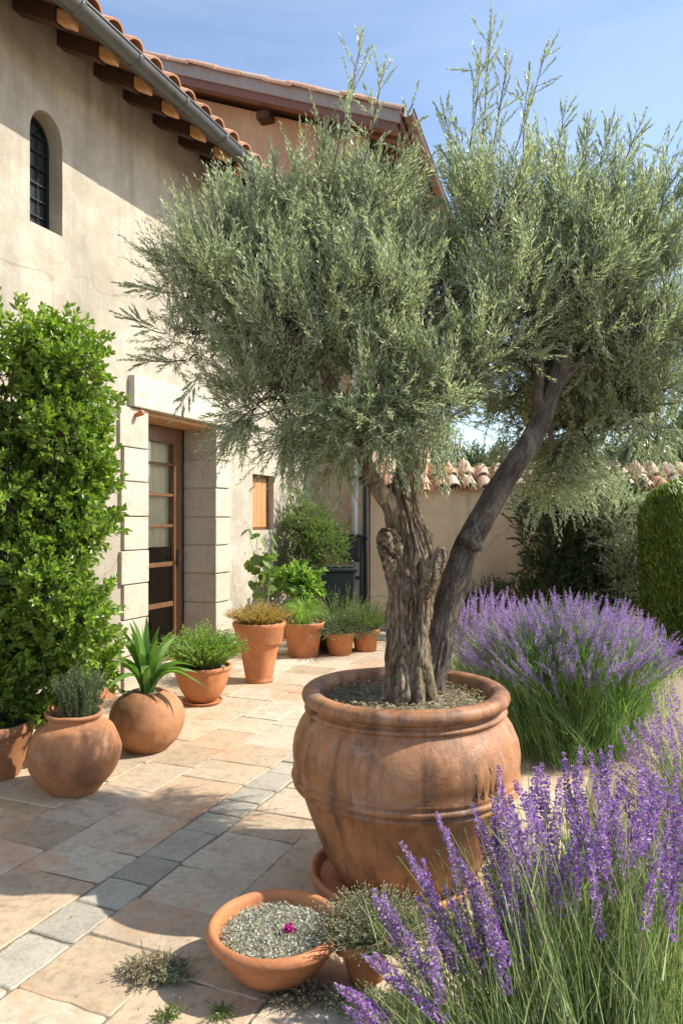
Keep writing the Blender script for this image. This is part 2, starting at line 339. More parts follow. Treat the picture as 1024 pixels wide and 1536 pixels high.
# ------------------------------------------------------------------ foliage in numpy
def nrm(a): return a / (np.linalg.norm(a, axis=-1, keepdims=True) + 1e-9)
class Fol:
    def __init__(s): s.v = []; s.f = []; s.n = 0
    def _add(s, V, Fq):
        s.v.append(V.reshape(-1, 3)); s.f.append(Fq.reshape(-1, 4) + s.n); s.n += V.reshape(-1, 3).shape[0]
    def leaves(s, P, D, L, Wd, kind='d', up=0.0, fold=.25, droop=.1):
        n = len(P); D = nrm(D); L = np.broadcast_to(L, n)[:, None]; Wd = np.broadcast_to(Wd, n)[:, None]
        rv = rng.normal(size=(n, 3)); rv[:, 2] += up
        N = nrm(rv - D * (rv * D).sum(1, keepdims=True)); Sd = np.cross(D, N)
        tip = P + D * L - N * L * droop
        if kind == 'd':
            m = P + D * L * .45 + N * Wd * fold
            V = np.stack([P, m + Sd * Wd * .5, tip, m - Sd * Wd * .5], 1); q = np.array([[0, 1, 2, 3]])
        else:
            a = P + D * L * .28 + N * Wd * fold * .8; b = P + D * L * .66 + N * Wd * fold * .8 - N * L * droop * .4
            V = np.stack([P, a + Sd * Wd * .44, b + Sd * Wd * .42, tip, b - Sd * Wd * .42, a - Sd * Wd * .44], 1)
            q = np.array([[0, 1, 2, 3], [0, 3, 4, 5]])
        k = V.shape[1]
        s._add(V, (np.arange(n) * k)[:, None, None] + q[None])
    def ribbons(s, P0, P1, P2, w0, nseg=4, tipw=.08, up=1.0, shape='taper'):
        n = len(P0); ts = np.linspace(0, 1, nseg + 1)
        T = nrm(P2 - P0); rv = rng.normal(size=(n, 3)) * .6; rv[:, 2] += up
        N = nrm(rv - T * (rv * T).sum(1, keepdims=True)); Sd = np.cross(T, N); w0 = np.broadcast_to(w0, n)[:, None]
        V = []
        for t in ts:
            c = (1 - t) ** 2 * P0 + 2 * t * (1 - t) * P1 + t * t * P2
            k = (1 - t) * (1 - tipw) + tipw if shape == 'taper' else (math.sin(math.pi * min(1, .18 + t * .82)) ** .7 + .02)
            V += [c + Sd * w0 * k * .5 + (N * w0 * .18 * k), c - Sd * w0 * k * .5 + (N * w0 * .18 * k)]
        V = np.stack(V, 1); q = np.array([[2 * i, 2 * i + 1, 2 * i + 3, 2 * i + 2] for i in range(nseg)])
        s._add(V, (np.arange(n) * V.shape[1])[:, None, None] + q[None])
    def tubes(s, P0, P1, P2, r0, r1, nseg=4):
        n = len(P0); T = nrm(P2 - P0); rv = rng.normal(size=(n, 3)); u = nrm(np.cross(T, rv)); v = np.cross(T, u)
        r0 = np.broadcast_to(r0, n)[:, None]; r1 = np.broadcast_to(r1, n)[:, None]; V = []
        for t in np.linspace(0, 1, nseg + 1):
            c = (1 - t) ** 2 * P0 + 2 * t * (1 - t) * P1 + t * t * P2; r = r0 * (1 - t) + r1 * t
            for k in range(3):
                a = 2 * math.pi * k / 3; V.append(c + r * (math.cos(a) * u + math.sin(a) * v))
        V = np.stack(V, 1); q = []
        for i in range(nseg):
            for k in range(3): q.append([3 * i + k, 3 * i + (k + 1) % 3, 3 * i + 3 + (k + 1) % 3, 3 * i + 3 + k])
        s._add(V, (np.arange(n) * V.shape[1])[:, None, None] + np.array(q)[None])
    def twigs(s, P0, D, L, nleaf, ll, lw, ang=.6, curve=None, start=.12, stems=None, sr=.0016, kind='d', up=0.0, fold=.25):
        """twigs with leaves spiralling up them"""
        n = len(P0); D = nrm(D); L = np.broadcast_to(L, n)[:, None]
        cv = np.zeros((n, 3)) if curve is None else curve
        u = nrm(np.cross(D, rng.normal(size=(n, 3)))); v = np.cross(D, u)
        sv = np.tile(np.linspace(start, 1, nleaf)[None, :, None], (n, 1, 1)) + rng.uniform(-.02, .02, (n, nleaf, 1))
        c = P0[:, None] + D[:, None] * L[:, None] * sv + cv[:, None] * sv ** 2
        T = nrm(D[:, None] * L[:, None] + 2 * cv[:, None] * sv)
        az = (np.arange(nleaf) * 2.4)[None, :, None] + rng.uniform(0, 6.3, (n, 1, 1)) + rng.uniform(-.4, .4, (n, nleaf, 1))
        rad = u[:, None] * np.cos(az) + v[:, None] * np.sin(az)
        a = ang * rng.uniform(.6, 1.4, (n, nleaf, 1)) * (1.15 - .55 * sv)
        dd = T * np.cos(a) + rad * np.sin(a)
        l = ll * rng.uniform(.65, 1.25, (n, nleaf)) * (1.1 - .35 * sv[..., 0]); ww = lw * rng.uniform(.8, 1.2, (n, nleaf))
        s.leaves(c.reshape(-1, 3), dd.reshape(-1, 3), l.ravel(), ww.ravel(), kind, up, fold)
        if stems is not None: stems.tubes(P0, P0 + D * L * .5, P0 + D * L + cv, sr, sr * .5, 3)
    def build(s, name, mat, parent=None, smooth=False, **k):
        V = np.concatenate(s.v).astype(np.float32); Fq = np.concatenate(s.f).astype(np.int32)
        me = bpy.data.meshes.new(name); me.vertices.add(len(V)); me.vertices.foreach_set('co', V.ravel())
        me.loops.add(len(Fq) * 4); me.loops.foreach_set('vertex_index', Fq.ravel())
        me.polygons.add(len(Fq)); me.polygons.foreach_set('loop_start', np.arange(len(Fq), dtype=np.int32) * 4)
        me.update(calc_edges=True)
        return mesh_obj(name, me, mat, parent, smooth, **k)
def rdir(n, up=0.0):
    d = rng.normal(size=(n, 3)); d = nrm(d); d[:, 2] += up; return nrm(d)
def lobes_points(lobes, n, lo=.55, hi=1.0):
    """random points in the outer shell of ellipsoids, weighted by volume; returns points and outward directions"""
    lb = np.array(lobes, float); wt = lb[:, 3] * lb[:, 4] * lb[:, 5]; wt /= wt.sum()
    idx = rng.choice(len(lb), n, p=wt); d = nrm(rng.normal(size=(n, 3))); r = rng.uniform(lo ** 3, hi ** 3, (n, 1)) ** (1 / 3)
    c = lb[idx, :3]; P = c + d * r * lb[idx, 3:6]; return P, nrm(d / lb[idx, 3:6]), c, idx

# ================================================================== SETTING
bm = bmesh.new(); vq(bm, [(-400, -400, -.035), (400, -400, -.035), (400, 600, -.035), (-400, 600, -.035)])
from_bm('ground', bm, M['soil'], kind='structure')
# sandy joint bed below the pavers
bm = bmesh.new(); vq(bm, [W(-.6, DW, -.0055), W(9.3, DW, -.0055), W(9.3, .25, -.0055), W(-.6, .25, -.0055)])
from_bm('paving_bed', bm, M['joint'], kind='structure')
def slab(bm, t0, t1, D0, D1, gap=.0015, z=0.0, rnd=.014, jit=.007, bev=.0035):
    t0 += gap; t1 -= gap; D0 += gap; D1 -= gap; r = min(rnd, .3 * (t1 - t0), .3 * (D1 - D0)); out = []
    for (ct, cd, a0) in ((t1 - r, D1 - r, 0), (t0 + r, D1 - r, 90), (t0 + r, D0 + r, 180), (t1 - r, D0 + r, 270)):
        j = (random.uniform(-jit, jit), random.uniform(-jit, jit))
        for a in (10, 45, 80):
            aa = R(a0 + a); out.append([ct + j[0] + r * math.cos(aa), cd + j[1] + r * math.sin(aa)])
    full = []
    for i in range(12):       # a worn, uneven edge
        a, b = np.array(out[i]), np.array(out[(i + 1) % 12]); m = 5 if i % 3 == 2 else 1
        for k in range(m):
            q = a + (b - a) * k / m
            if k: q = q + np.array([random.uniform(-1, 1), random.uniform(-1, 1)]) * .0045
            full.append(q)
    full = np.array(full); c = full.mean(0)
    tilt = (random.uniform(-.011, .011), random.uniform(-.011, .011)); z += random.uniform(-.0025, .003)
    def zz(q): return z + tilt[0] * (q[0] - c[0]) + tilt[1] * (q[1] - c[1])
    ins = c + (full - c) * (1 - bev * 2 / max(.1, min(t1 - t0, D1 - D0)))
    lo = [bm.verts.new(tuple(W(q[0], q[1], -.03))) for q in full]
    md = [bm.verts.new(tuple(W(q[0], q[1], zz(q) - .004))) for q in full]
    tp = [bm.verts.new(tuple(W(q[0], q[1], zz(q)))) for q in ins]; n = len(full)
    for i in range(n):
        k = (i + 1) % n; bm.faces.new([lo[i], lo[k], md[k], md[i]]); bm.faces.new([md[i], md[k], tp[k], tp[i]])
    bm.faces.new(tp)
bm = bmesh.new()
random.seed(21)
cols_right = [1.85, 1.48, 1.08, .70, .28]
cols_left = [2.07, 2.50, 2.82, 3.27, 3.62, 3.95, DW - .02]
tl0 = [1.77, 2.097, 2.373, 2.67, 3.04, 3.31]
def run(D0, D1, fixed=None):
    t = -.5 + random.uniform(0, .3); fx = list(fixed) if fixed else None
    if fx:
        while t < fx[0] - .3: n = t + random.uniform(.3, .42); slab(bm, t, n, D0, D1); t = n
        slab(bm, t, fx[0], D0, D1)
        for a, b in zip(fx, fx[1:]): slab(bm, a, b, D0, D1)
        t = fx[-1]
    while t < 9.2:
        n = t + random.choice([.27, .34, .42, .5, .6]) + random.uniform(-.02, .02); slab(bm, t, min(n, 9.28), D0, D1); t = n
for a, b in zip(cols_right, cols_right[1:]): run(b, a, tl0 if a == 1.85 else None)
for a, b in zip(cols_left, cols_left[1:]): run(a, b)
bmesh.ops.recalc_face_normals(bm, faces=bm.faces)
from_bm('paving', bm, M['slab'], kind='structure')
bm = bmesh.new(); t = -.5
while t < 9.2:
    n = t + random.uniform(.17, .30); slab(bm, t, n, 1.853, 2.067, .005, .001, .012, .003, .005); t = n
from_bm('cobble_strip', bm, M['cobble'], kind='structure')
# planting bed: gently mounded earth right of the paving
bm = bmesh.new(); NX, NY = 44, 60; g = []
for j in range(NY + 1):
    row = []
    for i in range(NX + 1):
        u = i / NX; t = -.6 + j / NY * 12.5; D = .27 - u ** 1.6 * 8.5
        p = W(t, D, 0); h = -.02 + .07 * min(1, u * 9) + .025 * noise.noise(Vector((p[0] * 2.2, p[1] * 2.2, 0))) * min(1, u * 12) + .008 * noise.noise(Vector((p[0] * 14, p[1] * 14, 0)))
        row.append(bm.verts.new((p[0], p[1], h - (.0 if u > 0 else .02))))
    g.append(row)
for j in range(NY):
    for i in range(NX): bm.faces.new([g[j][i], g[j][i + 1], g[j + 1][i + 1], g[j + 1][i]])
from_bm('planting_bed', bm, M['soil'], smooth=True, kind='structure')

# ================================================================== HOUSE (left)
house = empty('house', W(6, DW + 2, 0), 'pale plastered house on the left with arched window and dark timber eaves', 'house')
T0, T1, WTOP = .5, 9.3, 5.30
aw = (4.12, 4.45, 3.72, 4.61)            # arched window t0,t1,z0,top
dr = (5.48, 6.64, .0, 2.50)              # doorway
sw = (7.47, 8.0, 1.38, 2.04)             # small window
bm = bmesh.new()
ts = sorted({T0, T1, aw[0], aw[1], dr[0], dr[1], sw[0], sw[1]}); zs = sorted({0, WTOP, aw[2], aw[3], dr[3], sw[2], sw[3]})
def inside(t, z):
    return any(a < t < b and c < z < d for a, b, c, d in (aw, dr, sw))
for a, b in zip(ts, ts[1:]):
    for c, d in zip(zs, zs[1:]):
        if not inside((a + b) / 2, (c + d) / 2): vq(bm, [W(a, DW, c), W(b, DW, c), W(b, DW, d), W(a, DW, d)])
def reveal(bm, pts, d):                    # pts: closed outline (t,z)
    for (a, b) in zip(pts, pts[1:] + pts[:1]):
        vq(bm, [W(a[0], DW, a[1]), W(b[0], DW, b[1]), W(b[0], DW + d, b[1]), W(a[0], DW + d, a[1])])
cx, rw = (aw[0] + aw[1]) / 2, (aw[1] - aw[0]) / 2; zc = aw[3] - rw * 1.25; NA = 20
arc = [(cx + rw * math.cos(math.pi * k / NA), zc + rw * 1.25 * math.sin(math.pi * k / NA)) for k in range(NA + 1)]
for k in range(NA):                       # spandrels between arch and its rectangle
    a, b = arc[k], arc[k + 1]; vq(bm, [W(a[0], DW, a[1]), W(b[0], DW, b[1]), W(b[0], DW, aw[3]), W(a[0], DW, aw[3])])
reveal(bm, [(aw[0], aw[2]), (aw[1], aw[2])] + arc, .17)
reveal(bm, [(sw[0], sw[2]), (sw[1], sw[2]), (sw[1], sw[3]), (sw[0], sw[3])], .12)
reveal(bm, [(dr[0], 0.0), (dr[1], 0.0), (dr[1], dr[3]), (dr[0], dr[3])], .44)
# other walls
vq(bm, [W(T0, DW, 0), W(T0, 9.2, 0), W(T0, 9.2, WTOP), W(T0, 6.7, 6.55), W(T0, DW, WTOP)])
vq(bm, [W(T1, DW, 0), W(T1, 9.2, 0), W(T1, 9.2, WTOP), W(T1, 6.7, 6.55), W(T1, DW, WTOP)])
vq(bm, [W(T0, 9.2, 0), W(T1, 9.2, 0), W(T1, 9.2, WTOP), W(T0, 9.2, WTOP)])
bmesh.ops.remove_doubles(bm, verts=bm.verts, dist=.0005)
from_bm('wall', bm, M['stucco'], house, recalc=False)
# terracotta skirting
bm = bmesh.new()
for a, b in ((T0, 5.03), (6.97, 9.2)): boxf(bm, W, (a, DW - .045, -.02), (b, DW - .002, .11), .012)
from_bm('skirting', bm, M['terra_rim'], house)
# arched window: leaded glazing
wd = .165
bm = bmesh.new(); vq(bm, [W(t_, DW + wd, z_) for t_, z_ in [(aw[0], aw[2]), (aw[1], aw[2])] + arc])
win = from_bm('arched_window', bm, M['dark'], house, label='narrow arched leaded window')
bm = bmesh.new(); inner = [(aw[0] + .02, aw[2] + .02), (aw[1] - .02, aw[2] + .02)] + [(cx + (rw - .02) * math.cos(math.pi * k / NA), zc + (rw - .02) * 1.25 * math.sin(math.pi * k / NA)) for k in range(NA + 1)]
outer = [(aw[0], aw[2]), (aw[1], aw[2])] + arc
for i in range(len(outer)):
    k = (i + 1) % len(outer); a, b, c, d = outer[i], outer[k], inner[k], inner[i]
    for D_ in (DW + wd - .03,): vq(bm, [W(a[0], D_, a[1]), W(b[0], D_, b[1]), W(c[0], D_, c[1]), W(d[0], D_, d[1])])
    vq(bm, [W(d[0], DW + wd - .03, d[1]), W(c[0], DW + wd - .03, c[1]), W(c[0], DW + wd - .002, c[1]), W(d[0], DW + wd - .002, d[1])])
for z_ in np.arange(aw[2] + .14, aw[3] - .1, .125): boxf(bm, W, (aw[0] + .015, DW + wd - .022, z_ - .006), (aw[1] - .015, DW + wd - .008, z_ + .006))
for t_ in (cx - .06, cx + .06): boxf(bm, W, (t_ - .003, DW + wd - .020, aw[2] + .02), (t_ + .003, DW + wd - .010, aw[3] - .08))
from_bm('window_frame', bm, M['iron'], win)
# small shuttered window
bm = bmesh.new(); n_ = 4
for i in range(n_):
    a = sw[0] + .035 + i * (sw[1] - sw[0] - .07) / n_; boxf(bm, W, (a + .002, DW + .085, sw[2] + .035), (a + (sw[1] - sw[0] - .07) / n_ - .002, DW + .11, sw[3] - .035), .003)
sh = from_bm('shuttered_window', bm, M['shutter'], house)
bm = bmesh.new()
for a, b, c, d in ((sw[0], sw[0] + .035, sw[2], sw[3]), (sw[1] - .035, sw[1], sw[2], sw[3]), (sw[0] + .035, sw[1] - .035, sw[2], sw[2] + .035), (sw[0] + .035, sw[1] - .035, sw[3] - .035, sw[3])):
    boxf(bm, W, (a, DW + .07, c), (b, DW + .118, d))
from_bm('window_frame', bm, M['door'], sh)
# doorway surround: limestone blocks, each jamb one part
random.seed(5)
zj = [-.01, .30, .62, .93, 1.23, 1.53, 1.84, 2.14, 2.497]
def jamb(t0, t1, name, rev, tb):
    bm = bmesh.new()
    for i, (a, b) in enumerate(zip(zj, zj[1:])):
        j = random.uniform(-.004, .004); e = (.04 if i % 2 else 0) * (1 if i < 6 else 1.4)
        if rev > 0: boxf(bm, W, (t0 - .006 - abs(j), DW - .034 + j, a + .006), (t1 - .04 + e, DW + .40, b - .006), .011)
        else: boxf(bm, W, (t0 + .05 - e, DW - .034 + j, a + .006), (t1 + .006 + abs(j), DW + .40, b - .004), .009)
    return from_bm(name, bm, M['quoin'], house)
jamb(dr[1] - .0, 6.96, 'door_jamb', 1, 0)
jamb(5.10, dr[0] + .0, 'door_jamb', -1, 0)
bm = bmesh.new(); boxf(bm, W, (5.24, DW - .07, dr[3] + .003), (6.98, DW + .38, dr[3] + .285), .012)
from_bm('lintel', bm, M['lintel'], house)
bm = bmesh.new(); boxf(bm, W, (dr[0] + .002, DW + .02, dr[3] - .035), (dr[1] - .002, DW + .36, dr[3] - .001), .004)
from_bm('lintel_board', bm, M['tail'], house)
bm = bmesh.new(); boxf(bm, W, (dr[0] - .0, DW - .03, -.02), (dr[1], DW + .5, .035), .008)
from_bm('door_step', bm, M['quoin'], house)
# glazed door set deep in the reveal
dD = DW + .36; zt = dr[3] - .04
bm = bmesh.new()
ft = [(dr[0] + .005, dr[0] + .10), (dr[1] - .20, dr[1] - .06)]
for a, b in ft: boxf(bm, W, (a, dD, .04), (b, dD + .06, zt), .006)
boxf(bm, W, (ft[0][1], dD, zt - .16), (ft[1][0], dD + .06, zt), .006); boxf(bm, W, (ft[0][1], dD, .04), (ft[1][0], dD + .06, .20), .006)
door = from_bm('door', bm, M['door'], house)
bm = bmesh.new()
for z_, h_ in ((.62, .05), (1.04, .045), (1.44, .028), (1.76, .028), (2.08, .028)):
    boxf(bm, W, (ft[0][1], dD + .012, z_ - h_ / 2), (ft[1][0], dD + .048, z_ + h_ / 2), .004)
from_bm('glazing_bars', bm, M['door'], door)
bm = bmesh.new(); vq(bm, [W(ft[0][1], dD + .03, .2), W(ft[1][0], dD + .03, .2), W(ft[1][0], dD + .03, zt - .16), W(ft[0][1], dD + .03, zt - .16)]); from_bm('pane', bm, M['glass'], door)
bm = bmesh.new()
boxf(bm, W, (ft[1][0] + .03, dD - .012, 1.0), (ft[1][0] + .06, dD - .001, 1.18), .003); boxf(bm, W, (ft[1][0] + .0, dD - .05, 1.08), (ft[1][0] + .055, dD - .035, 1.10), .004); boxf(bm, W, (ft[1][0] + .04, dD - .04, 1.083), (ft[1][0] + .052, dD - .01, 1.097))
from_bm('handle', bm, M['iron'], door)
bm = bmesh.new(); boxf(bm, W, (dr[1] - .055, dD + .01, .04), (dr[1] - .003, dD + .07, zt)); from_bm('gap_shade', bm, M['iron'], house)  # black strip added as the shade in the gap beside the door frame
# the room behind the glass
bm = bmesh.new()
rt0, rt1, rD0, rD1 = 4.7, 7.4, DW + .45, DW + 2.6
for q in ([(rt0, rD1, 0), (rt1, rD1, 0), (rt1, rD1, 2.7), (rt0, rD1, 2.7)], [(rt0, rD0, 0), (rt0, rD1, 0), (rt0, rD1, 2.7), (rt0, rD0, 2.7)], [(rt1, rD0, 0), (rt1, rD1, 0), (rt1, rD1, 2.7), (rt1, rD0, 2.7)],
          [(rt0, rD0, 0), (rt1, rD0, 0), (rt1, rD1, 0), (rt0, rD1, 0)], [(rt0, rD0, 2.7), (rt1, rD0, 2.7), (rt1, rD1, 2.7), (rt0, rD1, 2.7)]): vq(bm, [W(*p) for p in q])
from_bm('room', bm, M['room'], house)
bm = bmesh.new(); n_ = 60; top = []; bot = []
for i in range(n_ + 1):
    t_ = dr[0] - .05 + i / n_ * (dr[1] - dr[0] + .1); D_ = dD + .09 + .014 * math.sin(i * 1.1) + .008 * math.sin(i * 2.3)
    top.append(bm.verts.new(tuple(W(t_, D_, 2.6)))); bot.append(bm.verts.new(tuple(W(t_, D_, 1.22))))
for i in range(n_): bm.faces.new([bot[i], bot[i + 1], top[i + 1], top[i]])
from_bm('curtain', bm, M['curtain'], house, smooth=True)
# peg below the left end of the lintel
bm = bmesh.new()
p = W(5.30, DW - .005, 2.42)
tube(bm, [[*(W(5.30, DW + .01, 2.43)), .018], [*(W(5.30, DW - .05, 2.435)), .02], [*(W(5.30, DW - .10, 2.45)), .026], [*(W(5.30, DW - .12, 2.455)), .02]], 10, 10)
from_bm('wall_peg', bm, M['terra_new'], None, True, label='small terracotta peg sticking out of the wall under the lintel end', cat='peg')
# eaves
PITCH = math.tan(R(27)); GD = DW - .56; GZ = 4.98
def roofz(D): return 5.10 + (D - GD) * PITCH
rn = math.hypot(1, PITCH)
for t_ in [1.2, 1.6, 2.0, 2.4, 2.8, 3.2, 3.6, 4.01, 4.44, 4.85, 5.22, 5.64, 6.04, 6.42, 6.82, 7.22, 7.62, 8.02, 8.42, 8.82]:
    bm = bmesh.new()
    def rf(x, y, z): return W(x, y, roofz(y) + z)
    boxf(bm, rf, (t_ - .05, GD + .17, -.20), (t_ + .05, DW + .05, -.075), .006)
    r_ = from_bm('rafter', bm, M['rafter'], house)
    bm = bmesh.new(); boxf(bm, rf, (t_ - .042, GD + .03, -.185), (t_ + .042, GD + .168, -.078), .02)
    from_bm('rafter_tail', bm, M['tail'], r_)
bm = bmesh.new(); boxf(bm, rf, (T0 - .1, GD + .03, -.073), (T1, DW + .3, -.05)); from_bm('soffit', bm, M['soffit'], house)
# barrel-tiled roof
def roof_tiles(bm, org, along, slope, up, n_cols, sp, n_rows, L, r, jit=0, pans=True, thick=.014, rows_from=0):
    """org: eave start; along: unit along the eave; slope: unit up the slope; up: roof normal"""
    for i in range(n_cols):
        for k in range(n_rows):
            j = [random.uniform(-1, 1) * jit for _ in range(4)]
            p = org + along * (i * sp + j[0] * .02) + slope * (k * (L - .07) + j[1] * .02) + up * (.012 * (k % 2) + .004 + abs(j[2]) * .012)
            ax = nrm(slope + along * j[3] * .08 + up * .03)
            half_tile(bm, p, ax, along, up, L, r * 1.05, r * .85, thick, 8, 1.0)
            if pans:
                q = org + along * ((i + .5) * sp) + slope * (k * (L - .07) + .02) + up * (r * .30 + .01 * (k % 2))
                half_tile(bm, q, nrm(slope + up * .03), along, -up, L, r * .95, r * .8, thick, 6, .55)
bm = bmesh.new(); random.seed(3)
slp = nrm(-d2 + UP * PITCH); upn = nrm(d2 * PITCH + UP)
roof_tiles(bm, W(T0, GD - .02, 5.085), d1, slp, upn, 37, .24, 9, .45, .105, .4)
roof = from_bm('roof', bm, M['tile'], house, recalc=True)
bm = bmesh.new(); slp2 = nrm(d2 + UP * PITCH)
vq(bm, [W(T0 - .1, 6.7, roofz(6.7) - .06), W(T1, 6.7, roofz(6.7) - .06), W(T1, 9.75, roofz(6.7) - .06 - 3.05 * PITCH), W(T0 - .1, 9.75, roofz(6.7) - .06 - 3.05 * PITCH)])
vq(bm, [W(T0 - .1, 6.7, roofz(6.7) - .06), W(T1, 6.7, roofz(6.7) - .06), W(T1, GD + .05, roofz(GD + .05) - .045), W(T0 - .1, GD + .05, roofz(GD + .05) - .045)])
from_bm('roof_deck', bm, M['soffit'], house)
# gutter: half-round channel with joint collars and brackets
bm = bmesh.new()
half_tile(bm, W(T0 - .1, GD - .055, GZ + .055), d1, d2, -UP, T1 - T0 - .1, .072, .072, .006, 14, 1.0)
for t_ in np.arange(T0 + .3, T1, .62): half_tile(bm, W(t_, GD - .055, GZ + .057), d1, d2, -UP, .045, .078, .078, .006, 14, 1.0)
tube(bm, [[*W(T0 - .1, GD - .055 - .072, GZ + .058), .010], [*W(T1 - .3, GD - .055 - .072, GZ + .058), .010]], 3, 8)
tube(bm, [[*W(T0 - .1, GD + .028, GZ + .035), .013], [*W(T1 - .3, GD + .028, GZ + .035), .013]], 3, 8)
gut = from_bm('gutter', bm, M['gutter'], house, True)
bm = bmesh.new(); boxf(bm, W, (T0 - .1, GD + .005, GZ + .03), (T1 - .2, GD + .03, GZ + .10)); from_bm('fascia_board', bm, M['soffit'], house)

# ================================================================== BUILDING 2 (behind)
e1 = np.array([.292, .956, 0]); e2 = np.array([.956, -.292, 0]); C2 = np.array([.30, 9.9, 0])
def B(u, v, z): return C2 + u * e2 + v * e1 + z * UP       # u right along the gable, v away
rear = empty('house', B(-4, 3, 0), 'salmon gabled house behind with grey fascia and brown eave gutter', 'house')
PS = .374; EV = 6.73
def rz(u): return EV + (.606 - u) * PS if u > -4.5 else EV + (.606 + 4.5) * PS - (-4.5 - u) * PS
bm = bmesh.new()
f_ = [(0, 0), (0, rz(0) - .24), (-4.5, rz(-4.5) - .24), (-9, rz(-9) - .24), (-9, 0)]
vq(bm, [B(u, 0, z) for u, z in f_]); vq(bm, [B(u, 6, z) for u, z in f_][::-1])
vq(bm, [B(0, 0, 0), B(0, 6, 0), B(0, 6, rz(0) - .24), B(0, 0, rz(0) - .24)]); vq(bm, [B(-9, 0, 0), B(-9, 6, 0), B(-9, 6, rz(-9) - .24), B(-9, 0, rz(-9) - .24)])
from_bm('wall', bm, M['stucco_back'], rear)
V0, V1 = -.45, 1.95      # the roof overhang ends; visible eave
def RB(u, v, z): return B(u, v, rz(u) + z)
V1 = 6.4
bm = bmesh.new()
for a, b in ((.60, -4.5), (-4.5001, -9.6)):
    boxf(bm, RB, (b, V0 + .03, -.13), (a, V1, -.09))
from_bm('soffit', bm, M['soffit'], rear)
bm = bmesh.new(); boxf(bm, RB, (.606, V0, -.16), (-4.5, V0 + .028, .02)); boxf(bm, RB, (-4.501, V0, -.16), (-9.6, V0 + .028, .02))
from_bm('fascia_board', bm, M['fascia'], rear)
bm = bmesh.new(); boxf(bm, RB, (.56, V0 + .03, -.27), (-4.5, V0 + .16, -.131)); boxf(bm, RB, (-4.501, V0 + .03, -.27), (-9.6, V0 + .16, -.131))
from_bm('barge_beam', bm, M['brownmetal'], rear)
for u in (-.43, -1.40, -2.9, -4.2):
    bm = bmesh.new(); boxf(bm, lambda x, y, z: B(x, y, rz(u) + z), (u - .10, V0 + .25, -.385), (u + .10, .05, -.275), .01); from_bm('purlin_end', bm, M['rafter'], rear)
for v in np.arange(-.1, V1 - .3, .55):
    bm = bmesh.new(); boxf(bm, RB, (0.0, v, -.25), (.54, v + .09, -.131), .006); from_bm('rafter', bm, M['brownmetal'], rear)
bm = bmesh.new(); random.seed(9)
sl2 = nrm(-e2 + UP * PS); un2 = nrm(e2 * PS + UP)
roof_tiles(bm, B(.62, V0 + .03, EV - .03), e1, sl2, un2, 28, .25, 13, .47, .085, .8)
from_bm('roof', bm, M['tile_old'], rear)
bm = bmesh.new(); boxf(bm, RB, (-9.6, V0, -.085), (-4.5, V1, .05)); from_bm('roof', bm, M['tile_old'], rear)
bm = bmesh.new()
half_tile(bm, B(.70, V0 - .02, EV - .03), e1, e2, -UP, V1 - V0, .085, .085, .008, 12, 1.0)
tube(bm, [[*B(.785, V0 - .02, EV - .03), .014], [*B(.785, V1, EV - .03), .014]], 3, 8)
boxf(bm, B, (.607, V0, EV - .17), (.625, V1, EV - .03))
from_bm('gutter', bm, M['brownmetal'], rear)
# downpipe on its corner
dp = empty('downpipe', B(-.06, -.1, 0), 'pale grey downpipe with an added dark tube as its shade on the corner of the rear house', 'drainpipe')
bm = bmesh.new(); tube(bm, [[*B(-.10, -.075, .02), .055], [*B(-.10, -.075, 3.0), .055], [*B(-.10, -.075, 6.3), .055]], 6, 16); from_bm('pipe', bm, M['pipe'], dp, True)
bm = bmesh.new(); tube(bm, [[*B(.04, -.05, .02), .032], [*B(.04, -.05, 3.0), .032], [*B(.04, -.05, 6.3), .032]], 6, 10); from_bm('pipe_shade', bm, M['iron'], dp, True)  # added dark tube standing in for the shade beside the downpipe
for z_ in (1.25, 2.05, 2.95, 4.5):
    bm = bmesh.new(); boxf(bm, B, (-.18, -.14, z_), (.085, -.004, z_ + .04), .004); from_bm('bracket', bm, M['iron'], dp)

# ================================================================== LOW WALL with tiled coping
LZ = 10.15
lw = empty('garden_wall', (4, LZ, 0), 'low tan garden wall capped with old clay tiles behind the olive tree', 'wall')
bm = bmesh.new(); boxf(bm, idf, (.40, LZ, -.03), (14, LZ + .35, 1.93)); from_bm('wall', bm, M['stucco_low'], lw)
bm = bmesh.new(); random.seed(12)
sA = nrm(np.array([0, 1, .52])); uA = nrm(np.array([0, -.52, 1])); X = np.array([1.0, 0, 0])
for i in range(62):
    for k in range(2):
        jx, jy, jr = random.uniform(-.025, .025), random.uniform(-.04, .04), random.uniform(-.12, .12)
        p = np.array([.48 + i * .22 + jx, LZ - .14 + jy, 1.90]) + sA * (k * .33) + uA * (.02 + .02 * k + random.uniform(0, .02))
        half_tile(bm, p, nrm(sA + X * jr + uA * random.uniform(-.02, .08)), nrm(X - sA * jr), uA, random.uniform(.36, .44), .098, .078, .015, 7, .95)
        q = np.array([.59 + i * .22, LZ - .12 + jy, 1.94]) + sA * (k * .33) + uA * (.02 * k)
        half_tile(bm, q, sA, X, -uA, .42, .09, .08, .013, 6, .5)
from_bm('tile_coping', bm, M['tile_old'], lw)
bm = bmesh.new()
sB = nrm(np.array([0, -1, .52])); uB = nrm(np.array([0, .52, 1]))
for i in range(62): half_tile(bm, np.array([.48 + i * .22, LZ + .95, 1.86]), sB, X, uB, .5, .095, .08, .015, 7, .95)
from_bm('tile_coping', bm, M['tile_old'], lw)

